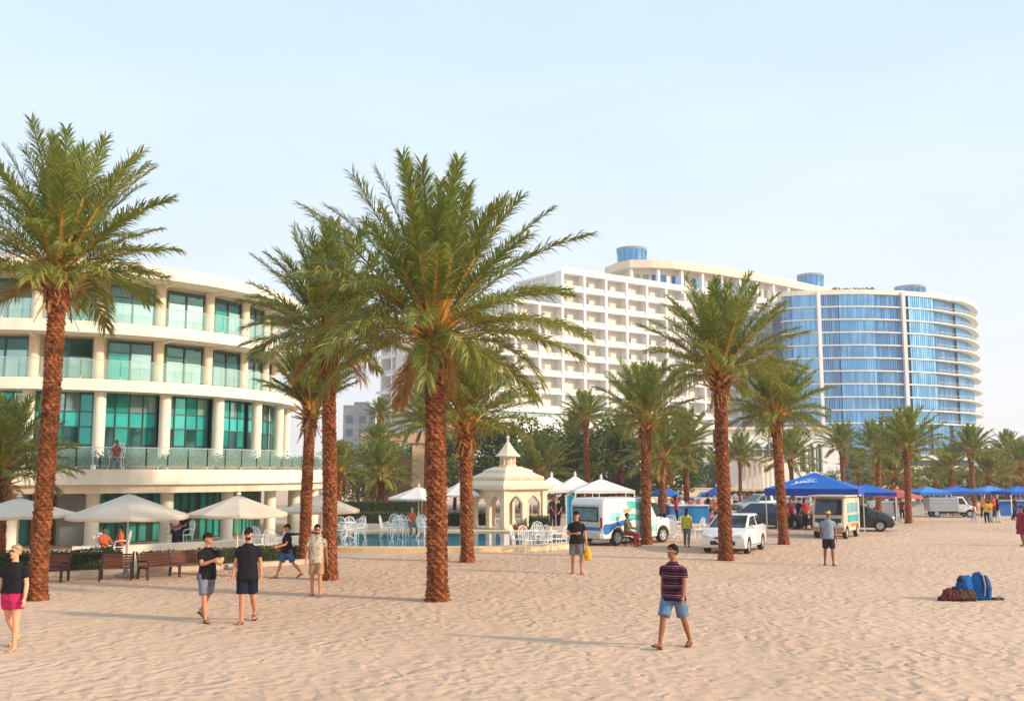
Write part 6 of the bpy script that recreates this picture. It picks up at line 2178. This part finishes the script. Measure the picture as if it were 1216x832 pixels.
person('person in a green top and maroon trousers sitting against the painted van', p, R(60), 1.62, SIT, skin=SKIND, top=GRN, bottom=REDM, botstyle='long', near=False, head=(10, 0))
stool((p.x, p.y, 0), .38, 'small dark stool under the seated person by the painted van')
person('woman in a maroon dress cut by the right edge of the photo', G(1215, 648), R(-60), 1.6, dict(legL=(10, 4, 2), legR=(-10, 8, 2)), skin=SKIND, top=REDM, topstyle='dress', near=False, longhair=True, fat=1.1)
p = G(489, 637, .12)
person('red haired person sitting among the white chairs beyond the pool', p, R(20), 1.62, SIT, skin=SKINL, top=cloth('rust', 170, 84, 60), bottom=GREYS, botstyle='long', hair=HAIRR, longhair=True, near=False, z=.12)
def seat_under(p, rz, z): 
    q = dup(chair0, (p.x, p.y, z), rz)
    return q
dup(chair0, (p.x, p.y + .05, .12), R(20), 'white wire chair under the red haired person beyond the pool', g3)
for px, py, rz_, top, lab, hh in ((122, 669, 50, ORG, 'person in bright orange sitting behind the short bench', 1.45), (142, 664, -60, ORG, 'second person in orange sitting further back right of the parasol pole', 1.4), (206, 647, 40, cloth('pale_pink', 206, 170, 160), 'person with dark hair and pale top sitting by the teal curtains', 1.6), (219, 648, -40, TEEB, 'person in black sitting right beside the one in the pale top', 1.7)):
    zb = .008 if px < 160 else .16
    p = G(px, py, zb)
    person(lab, p, R(rz_), hh, SIT, skin=SKIND, top=top, bottom=DARKS, botstyle='long', near=False, z=zb, longhair=px in (206,))
    dup(chair0, (p.x, p.y, zb), R(rz_), 'white wire chair under the ' + lab.split(' sitting')[0], 'occupied chairs by the curved building')
p = AT(136, 556, 36.9)
person('person sitting on the glass terrace of the curved building', (p.x, 37.0), R(10), 1.3, SIT, skin=SKIND, top=cloth('brick', 150, 80, 62), bottom=GREYS, botstyle='long', near=False, z=3.103, longhair=True)
dup(chair0, (p.x, 37.05, 3.103), R(10), 'white wire chair under the person on the glass terrace', None)
# far people
far = [
 (656, 0, 54, TEEB, DARKS, 'long', 'dark clad person left of the pair under the first marquee', 30), (664, 0, 54.6, TEEB, NAVY, 'long', 'dark clad person right of the pair under the first marquee', -30),
 (873, 0, 80, WHT, NAVY, 'long', 'leftmost of the far group in front of the olive hedge, in white', 10), (879, 0, 79, REDM, DARKS, 'long', 'dark red shirted person second in the far group by the olive hedge', 40), (885, 0, 80, GREYT, NAVY, 'long', 'person in grey in the middle of the far group by the olive hedge', -20), (890, 0, 79, cloth('crimson', 190, 40, 46), DENIMB, 'long', 'person in crimson in the far group by the olive hedge', 0), (895, 0, 80, NAVY, DARKS, 'long', 'person in navy at the right end of the far group by the olive hedge', 25),
 (939, 0, 53, REDM, DARKS, 'long', 'person in dark red just right of the palm under the lettered tent', 10), (949, 0, 54, TEEB, DENIMB, 'long', 'person in black under the middle of the lettered tent', -30), (956, 0, 52.5, cloth('crimson', 190, 40, 46), DARKS, 'long', 'person in crimson under the lettered tent peak', 20), (966, 0, 53.5, WHT, DARKS, 'long', 'person in white under the right half of the lettered tent', 0), (976, 0, 52, ORG, DARKS, 'long', 'person in orange beside the minibus windscreen', -10),
 (1064, 0, 62.5, REDM, REDM, 'long', 'person in all dark red left of the trunk under the red parasol', 10), (1071, 0, 63.5, cloth('brown_top', 120, 70, 56), DARKS, 'long', 'person in brown right of the trunk under the red parasol', -20),
 (1093, 0, 70, ORG, ORG, 'long', 'person in a bright red orange outfit left of the silver truck box', 0),
 (1157, 619, 0, ORG, BLUJ, 'long', 'child in orange and pale jeans left of the group on the sand', 30), (1172, 621, 0, cloth('lemon', 226, 190, 60), NAVY, 'long', 'person in lemon yellow and navy trousers leading the group on the right', -25), (1177, 620, 0, cloth('amber', 224, 150, 40), BLUJ, 'long', 'person in amber and pale jeans beside the one in lemon yellow', 15), (1186, 620, 0, NAVY, WHT, 'long', 'person in navy with white trousers right of the yellow pair', 40),
 (1167, 0, 66, ORG, DARKS, 'long', 'person in orange behind the yellow pair on the left', 0), (1180, 0, 67, cloth('vermilion', 214, 70, 34), DARKS, 'long', 'person in vermilion behind the yellow pair on the right', 10), (1151, 0, 67, cloth('dusty_blue', 96, 110, 140), DARKS, 'long', 'person in dusty blue right behind the white truck cab', 0),
 (1205, 0, 63, TEEB, DARKS, 'long', 'person in black near the right edge by the canopies', 20), (1199, 0, 70, cloth('dusty_rose', 170, 96, 90), DARKS, 'long', 'person in dusty rose behind the right edge people', -30), (1212, 0, 72, REDM, NAVY, 'long', 'far person in dark red under the rightmost canopy', 0),
 (803, 0, 58, cloth('magenta', 170, 40, 80), DARKS, 'long', 'person in magenta left of the long blue stall', 40), (848, 0, 59, cloth('salmon', 214, 130, 100), DARKS, 'long', 'person in salmon right of the long blue stall', -20), (841, 0, 60, NAVY, DARKS, 'long', 'person in navy at the right end of the long blue stall', 60),
 (734, 0, 60, cloth('crimson', 190, 40, 46), DARKS, 'long', 'person in crimson above the painted van roof under the trees', 0),
]
for i, (px, py, Y, top, bot, bs, lab, rz_) in enumerate(far):
    p = G(px, py) if py else Vector((AT(px, 600, Y).x, Y, 0))
    r_ = random.Random(i)
    hh = r_.uniform(1.55, 1.75) if py == 0 else (1.0 if px == 1157 else 1.35)
    if Y >= 62: hh *= .85
    person(lab, p, R(rz_ * 2), hh, dict(legL=(r_.uniform(-12, 12), 5, 3), legR=(r_.uniform(-12, 12), 8, 3), armL=(r_.uniform(-10, 25), 8, r_.uniform(8, 60), 8), armR=(r_.uniform(-10, 25), 8, r_.uniform(8, 40), 8)), skin=r_.choice([SKIN, SKIND]), top=top, bottom=bot, botstyle=bs, near=False, shoes=None, longhair=r_.random() < .35, head=(r_.uniform(-30, 30), 0))
# ------------------------------------------------------------------ hazy seaside air
hz = MB()
hz.box((0, 1470, 29.5), (6100, 3200, 61))
hm = bpy.data.materials.new('haze_air')
hm.use_nodes = True
tn = hm.node_tree
tn.nodes.remove(tn.nodes['Principled BSDF'])
pv_ = tn.nodes.new('ShaderNodeVolumePrincipled')
pv_.inputs['Color'].default_value = (.93, .95, 1.0, 1)
pv_.inputs['Density'].default_value = 0.0005
pv_.inputs['Anisotropy'].default_value = 0.2
tn.links.new(pv_.outputs[0], tn.nodes['Material Output'].inputs['Volume'])
hz_o = hz.build('haze', hm)
tag(hz_o, None, None, None, 'stuff')
scene.cycles.volume_bounces = 1
